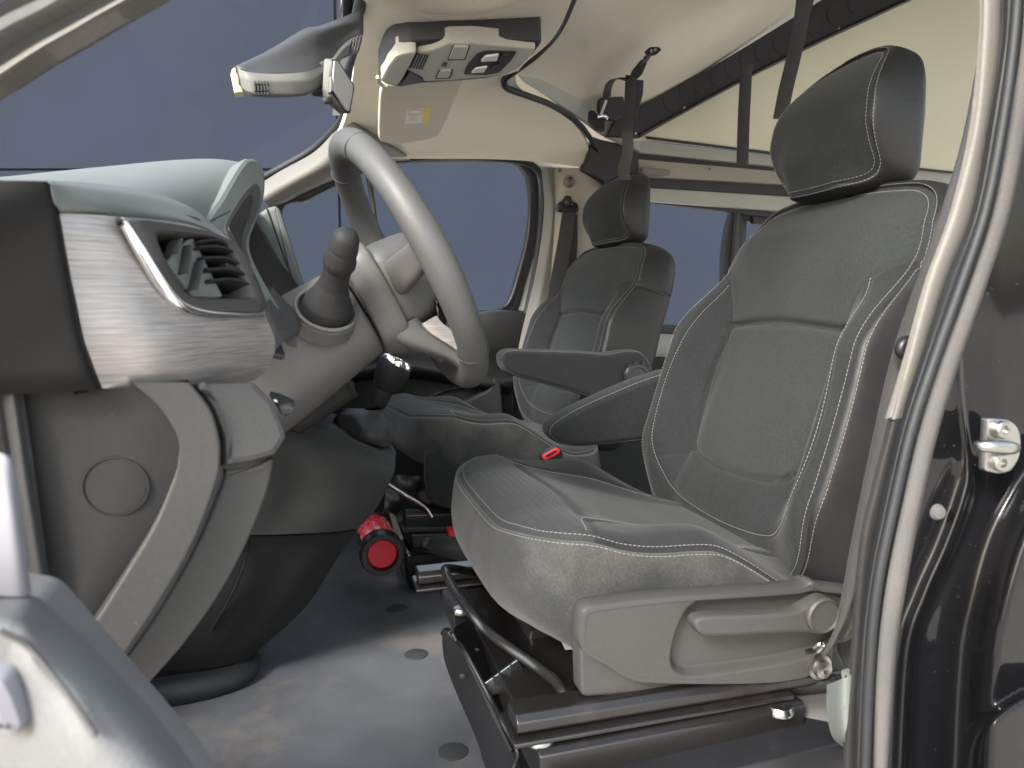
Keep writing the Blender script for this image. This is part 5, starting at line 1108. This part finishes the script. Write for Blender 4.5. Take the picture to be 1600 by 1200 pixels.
join_boxes('sticker_print', [(qp(640+j*3.3+(i % 2), 181+i*2.6, vpz[0]*.998, vpz[1]), rt, -fw, .0025, .0012, .0003) for i in range(4) for j in range(4)], 'label_pink', stk_)['kind'] = 'stuff'
tube('visor_hook', [q(590, 120, 1.52), q(592, 128, 1.54), q(600, 135, 1.55), q(606, 134, 1.55), q(606, 129, 1.55)], .004, 'console_beige', sv, n=8)
# sensor housing on the windshield
hs = empty('sensor_housing', tuple(q(460, 110, 1.1)), 'grey plastic sensor housing with vent slots at the top of the windshield', 'sensor cover')
surf('housing_side', [
    [q(366, 104, 1.0), q(420, 78, 1.04), q(475, 45, 1.09), q(500, 40, 1.12), q(535, 27, 1.2), q(562, 17, 1.27), q(568, 26, 1.29)],
    [q(370, 106, .985), q(425, 84, 1.02), q(478, 56, 1.06), q(505, 48, 1.09), q(540, 37, 1.17), q(562, 32, 1.24), q(568, 36, 1.27)],
    [q(378, 112, .98), q(425, 104, 1.0), q(478, 90, 1.04), q(506, 72, 1.08), q(540, 52, 1.16), q(562, 44, 1.22), q(568, 46, 1.25)],
    [q(385, 116, .975), q(430, 114, .99), q(482, 112, 1.02), q(512, 95, 1.07), q(540, 64, 1.14), q(562, 52, 1.2), q(568, 54, 1.24)]], 'housing', hs, thick=.02, nu=30, nv=50)
surf('housing_face', [
    [q(370, 103, .985), q(384, 112, .975), q(420, 115, .985), q(460, 114, 1.0), q(486, 110, 1.02), q(510, 96, 1.07), q(534, 62, 1.14), q(560, 50, 1.2), q(567, 54, 1.23)],
    [q(374, 120, .98), q(392, 124, .972), q(425, 126, .98), q(462, 126, .995), q(488, 124, 1.015), q(513, 106, 1.06), q(538, 76, 1.12), q(560, 62, 1.18), q(565, 66, 1.22)],
    [q(378, 138, .985), q(394, 146, .975), q(425, 148, .983), q(462, 147, .998), q(486, 142, 1.02), q(513, 122, 1.06), q(536, 90, 1.12), q(556, 80, 1.18), q(561, 80, 1.22)],
    [q(382, 144, 1.0), q(395, 151, .99), q(425, 152.5, 1.0), q(465, 151, 1.01), q(486, 146, 1.03), q(510, 130, 1.08), q(532, 95, 1.14), q(554, 85, 1.20), q(559, 84, 1.24)]], 'housing_face', hs, thick=.02, nu=40, nv=60, lin=4)
for i in range(5):
    x = 397+i*5.0
    for y0, y1 in ((127, 131.5), (133, 142), (143.5, 148)):
        slab('grille_slot', [(x, y0), (x+2.6, y0), (x+3.2, y1), (x+.6, y1)], .968, 'black_plastic', hs, thick=.006, bev=.0003)
for i in range(4):
    x = 549+i*4.6; slab('grille_slot', [(x, 59-i*1.2), (x+2.4, 58.4-i*1.2), (x-3.2, 83-i*1.6), (x-6, 84-i*1.6)], 1.145, 'black_plastic', hs, thick=.006, bev=.0003)
slab('foam_edge', [(368, 103), (362, 108), (360, 116), (366, 145), (380, 144), (373, 120), (370, 106)], 1.0, 'foam', hs, thick=.02, bev=.002)
slab('wire_cover', [(486, 100), (516, 90), (522, 110), (524, 143), (510, 146), (490, 144), (474, 132), (484, 122)], 1.05, 'housing', hs, thick=.02, bev=.004)
# interior mirror
mr = empty('rear_view_mirror', tuple(q(535, 130, 1.05)), 'rear view mirror with beige back, seen at a steep angle beside the sensor housing', 'mirror')
mpl = plane3(q(523, 96, 1.03), q(552, 134, 1.085), q(546, 177, 1.08))
g_ = [(523, 95), (528, 95), (552, 133), (552, 140), (546, 174), (541, 171), (523, 144), (521, 120)]
plate('mirror_shell', [qp(x, y, *mpl) for x, y in rnd([(520, 92), (529, 92), (554, 131), (555, 140), (549, 178), (543, 178), (518, 156), (517, 142)], 3)], 'housing_face', mr, thick=.012, bev=.004)
plate('mirror_edge', [qp(x, y, mpl[0]*.994, mpl[1]) for x, y in rnd([(520, 93), (528.5, 92.5), (553.5, 132), (554, 140), (547, 178), (541, 172), (520, 144), (518.5, 118)], 2)], 'satin_black', mr, thick=.004, bev=.001)
plate('mirror_glass', [qp(x, y, mpl[0]*.990, mpl[1]) for x, y in rnd(g_, 2)], 'mirror_glass', mr, thick=.003, bev=.0008)
slab('mirror_side', [(516, 92), (522, 93), (521, 142), (513, 144), (514, 110)], 1.02, 'housing_face', mr, thick=.01, bev=.003)
tube('dimmer_tab', [q(516, 156, 1.03), q(510, 157, 1.02), q(507, 158, 1.02)], .0045, 'housing', mr, n=10)
tube('mirror_stem', [q(540, 128, 1.12), q(546, 100, 1.2), q(552, 80, 1.26)], .007, 'housing', mr, n=10)
# grab handle bump at the top of the headliner
# ================================================================== straps of the raised roof
def strap(label, P, w, name='roof_strap'):
    o = ribbon(name, [q(*p) for p in P], w, 'webbing', None); tag(o, label, 'strap', 'black webbing straps hanging from the roof'); return o
strap('widest black roof strap hanging just left of the driver headrest', [(1262, -60, 1.40), (1252, 30, 1.42), (1240, 90, 1.44), (1228, 140, 1.45), (1219, 186, 1.46)], (.036, .0, .002))
strap('black strap hanging down over the bright board between the two headrests', [(1170, 100, 1.80), (1166, 112, 1.80), (1164, 150, 1.80), (1162, 190, 1.80), (1160, 258, 1.80)], (.036, 0, 0))
strap('long black strap ending on top of the passenger headrest', [(986, 118, 1.78), (984, 160, 1.78), (980, 200, 1.78), (981, 235, 1.72), (975, 262, 1.68), (976, 281, 1.66)], (.030, .0, 0))
ls = strap('short black strap loop beside the roof latch', [(1000, 125, 1.82), (999, 145, 1.82), (994, 165, 1.83), (990, 185, 1.85)], (.020, .0, 0))
strap('narrow second strap layer folded behind the wide roof strap', [(1274, -60, 1.47), (1266, 0, 1.47), (1256, 30, 1.48), (1248, 45, 1.48)], (.018, 0, 0))
lt = empty('roof_latch', tuple(q(985, 125, 1.8)), 'black roof latch strap with buckle fixed by two rivets to the roof shell', 'roof latch')
slab('anchor_plate', rnd([(1008, 80), (1016, 73), (1030, 73), (1034, 78), (1025, 86), (1012, 87)], 3), 1.72, 'black_plastic', lt, thick=.006, bev=.001)
for p_ in ((1018, 80), (1024, 78)): lathe('rivet', [(.004, -.001), (.004, .002), (.0001, .003)], q(p_[0], p_[1], 1.715), -fw, 'steel', lt, n=12)
ribbon('latch_strap', [q(1014, 84, 1.72), q(1006, 98, 1.73), q(996, 112, 1.76), q(985, 124, 1.78)], (.024, 0, .014), 'webbing', lt)
slab('strap_slider', rnd([(1003, 92), (1012, 97), (1004, 116), (996, 124), (985, 122), (990, 108)], 3), 1.73, 'black_plastic', lt, thick=.01, bev=.002)
ribbon('latch_strap', [q(990, 128, 1.80), q(975, 123, 1.79), q(962, 123, 1.79), q(953, 130, 1.80), q(949, 142, 1.82), q(948, 152, 1.83)], (.022, 0, .006), 'webbing', lt)
slab('latch_body', rnd([(938, 152), (975, 150), (978, 180), (960, 188), (945, 184), (936, 170)], 4), 1.90, 'housing', lt, thick=.02, bev=.003)
tube('hook_wire', [q(947, 157, 1.83), q(943, 168, 1.83), q(939, 179, 1.83)], .0035, 'chrome', lt, n=8)
tube('hook_wire', [q(933, 183, 1.83), q(941, 181, 1.83), q(948, 183, 1.83), q(947, 187, 1.83)], .004, 'chrome', lt, n=8)
slab('hook_plate', rnd([(921, 172), (928, 172), (946, 188), (945, 206), (930, 202), (920, 192)], 3), 1.86, 'black_plastic', lt, thick=.01, bev=.002)
# ================================================================== belts
pbelt = empty('seat_belt', tuple(q(888, 330, 2.0)), 'black passenger seat belt hanging from its anchor on the far pillar', 'seat belt', 'front seat belts')
slab('belt_guide', cr([(872, 318), (880, 312), (884, 306), (892, 306), (896, 314), (903, 318), (905, 328), (898, 334), (880, 332), (871, 328)], 50, True), 2.0, 'black_plastic', pbelt, thick=.014, bev=.004)
lathe('guide_bolt', [(.012, 0), (.012, .008), (.008, .012), (.0001, .013)], q(888, 317, 1.99), (0, -1, 0), 'black_plastic', pbelt, n=24)
ribbon('webbing', [q(889, 332, 1.992), q(882, 380, 1.99), q(873, 430, 1.98), q(864, 480, 1.97), q(850, 550, 1.96)], [(.040, 0, 0), (.046, 0, 0), (.048, .0, 0), (.048, 0, 0), (.048, 0, 0)], 'webbing', pbelt)
ribbon('webbing', [q(893, 334, 2.02), q(893, 380, 2.02), q(888, 440, 2.02), q(880, 520, 2.02)], (.036, 0, 0), 'webbing', pbelt)
dbelt = empty('seat_belt', tuple(q(1290, 980, .56)), 'black driver seat belt running down behind the front door pillar to its anchor', 'seat belt', 'front seat belts')
ribbon('webbing', [q(1538, 60, .60), q(1508, 235, .60), q(1460, 400, .585), q(1410, 545, .58), q(1372, 700, .575), q(1340, 850, .572), q(1318, 960, .57), q(1296, 1012, .57)], [(.026, .02, 0), (.026, .02, 0), (.027, .02, 0), (.028, .02, 0), (.030, .016, 0), (.030, .012, 0), (.030, .010, 0), (.018, .006, 0.012)], 'webbing', dbelt, t=.002, res=70)
tube('belt_guide', [q(1424, 532, .56), q(1412, 536, .56), q(1408, 548, .56), q(1418, 556, .56), q(1432, 552, .56)], .0055, 'black_plastic', dbelt, n=12)
tube('belt_hook', [q(1272, 1012, .575), q(1280, 1006, .57), q(1286, 1009, .57), q(1278, 1018, .575)], .0022, 'chrome', dbelt, n=10)
bk = empty('belt_buckle', tuple(q(865, 710, 1.40)), 'seat belt buckle with red release button between the two seats', 'buckle')
slab('buckle_body', rnd([(850, 718), (852, 712), (874, 699), (880, 704), (884, 724), (870, 730), (852, 728)], 3), 1.40, 'black_plastic', bk, thick=.03, bev=.003)
slab('release_button', rnd([(849, 713), (872, 700), (876, 703), (874, 709), (853, 720), (849, 718)], 2), 1.392, 'red_plastic', bk, thick=.012, bev=.002)
slab('button_slot', [(853, 712), (868, 703.5), (870, 705), (855, 714.5)], 1.390, 'black_plastic', bk, thick=.002, bev=.0003)
# ================================================================== fire extinguisher on the floor
fe = empty('fire_extinguisher', tuple(qz(594, 900, -.6)), 'small red fire extinguisher lying in its black holder on the cab floor', 'fire extinguisher')
e0, e1 = q(597, 865, 1.42), q(581, 822, 1.62)
ea = (e1-e0)/np.linalg.norm(e1-e0); EL = np.linalg.norm(e1-e0)
er = .0365
lathe('cylinder', [(.0001, .0), (er*.80, 0), (er, .012), (er, EL*.85), (er*.93, EL*.95), (er*.6, EL*1.08), (er*.3, EL*1.12), (.0001, EL*1.13)], e0, ea, 'red_paint', fe, n=48)
lathe('base_ring', [(er*.80, -.004), (er*.86, -.012), (er*1.1, -.012), (er*1.2, -.002), (er*1.2, .022), (er*1.06, .028), (er*1.0, .024), (er*.8, .002)], e0, ea, 'black_plastic', fe, n=48, close=False)
lathe('base_disc', [(.0001, -.003), (er*.74, -.003), (er*.78, -.001), (er*.8, .002)], e0, ea, 'red_paint', fe, n=48, close=False)
lathe('shoulder_ring', [(er*1.03, EL*.80), (er*1.06, EL*.82), (er*1.06, EL*.87), (er*1.0, EL*.89)], e0, ea, 'black_plastic', fe, n=40, close=False)
u1 = np.cross(ea, [0, 0, 1]); u1 /= np.linalg.norm(u1); u2 = np.cross(ea, u1); u2 = u2 if u2[2] > 0 else -u2
its = []
random.seed(3)
for r_ in range(15):
    hh = .034+r_*(EL*.80-.034)/15.
    for k in range(44):
        a = 2*math.pi*k/44+random.uniform(-.03, .03)
        if random.random() < .25: continue
        n_ = u1*math.cos(a)+u2*math.sin(a); t_ = -u1*math.sin(a)+u2*math.cos(a)
        its.append((e0+ea*hh+n_*(er+.0002), t_, n_, random.uniform(.0015, .0042), .0012 if r_ % 5 else .0026, .0003))
tag(join_boxes('label_print', its, 'label_pink', fe), kind='stuff')
slab('handle', rnd([(580, 812), (590, 810), (604, 818), (600, 828), (586, 822)], 3), 1.6, 'black_plastic', fe, thick=.02, bev=.003)
slab('holder_strap', rnd([(557, 836), (562, 834), (568, 858), (566, 866), (560, 858)], 2), 1.45, 'black_plastic', fe, thick=.012, bev=.002)
box('holder_base', e0+[-.02, .03, -.050], e0+[.02, .16, -.034], 'black_plastic', fe, bev=.003)
# hand brake
hbk = empty('hand_brake', tuple(q(740, 870, 1.25)), 'dark grey hand brake lever with push button, left of the driver seat cushion', 'hand brake')
h0, h1 = q(770, 868, 1.22), q(676, 850, 1.28)
tube('grip', [h0, h0*.6+h1*.4, h0*.25+h1*.75, h1], [.022, .021, .020, .0165], 'dash_dark', hbk, n=24, res=30)
hx = (h1-h0)/np.linalg.norm(h1-h0)
lathe('push_button', [(.014, -.002), (.012, .004), (.0095, .006), (.0095, .014), (.006, .016), (.004, .010), (.0001, .010)], h1, hx, 'panel_grey', hbk, n=24)
# ================================================================== open front door in the foreground (out of focus)
nd = empty('driver_door', tuple(q(60, 1000, .30)), 'blurred grey trim and armrest of the open driver door in the lower left corner', 'door')
surf('door_top', [[q(-80, 690, .33), q(-10, 705, .33), q(14, 716, .33), q(26, 735, .335)], [q(-80, 780, .325), q(-10, 790, .325), q(22, 800, .325), q(36, 812, .335)], [q(-80, 860, .325), q(-10, 865, .325), q(30, 875, .325), q(44, 880, .335)], [q(-80, 925, .33), q(-10, 930, .33), q(38, 932, .33), q(50, 925, .34)]], 'door_light', nd, thick=.01)
surf('armrest', [[q(-80, 925, .34), q(0, 930, .34), q(50, 930, .34), q(90, 958, .34), q(150, 1015, .33), q(210, 1080, .32), q(270, 1150, .31), q(320, 1220, .30), q(380, 1300, .29)],
    [q(-80, 950, .30), q(0, 955, .30), q(40, 960, .30), q(75, 990, .30), q(130, 1045, .29), q(190, 1110, .28), q(240, 1175, .27), q(290, 1240, .265), q(340, 1330, .26)],
    [q(-80, 985, .285), q(0, 985, .285), q(25, 995, .285), q(50, 1030, .28), q(90, 1085, .275), q(130, 1150, .265), q(160, 1210, .26), q(200, 1280, .255), q(240, 1360, .25)],
    [q(-80, 1080, .29), q(-40, 1080, .29), q(-10, 1090, .288), q(15, 1120, .285), q(40, 1170, .28), q(60, 1220, .275), q(80, 1270, .27), q(110, 1330, .265), q(140, 1400, .26)],
    [q(-80, 1200, .30), q(-60, 1200, .30), q(-50, 1210, .30), q(-40, 1230, .30), q(-30, 1260, .30), q(-20, 1290, .30), q(-10, 1320, .29), q(0, 1380, .28), q(10, 1440, .28)]], 'door_trim', nd, thick=.012, nu=40, nv=60)
tube('armrest_seam', [q(0, 985, .2815), q(40, 1008, .281), q(70, 1040, .277), q(110, 1090, .270), q(150, 1150, .262)], .0010, 'panel_grey', nd, res=60, n=8)
slab('pull_cup', rnd([(-60, 1060), (8, 1062), (22, 1090), (40, 1140), (20, 1160), (-60, 1150)], 14), .272, 'door_light', nd, thick=.02, bev=.006)
slab('door_card', rnd([(-200, 900), (60, 940), (300, 1215), (420, 1400), (-200, 1400)], 20), .36, 'door_trim', nd, thick=.03, bev=.004)
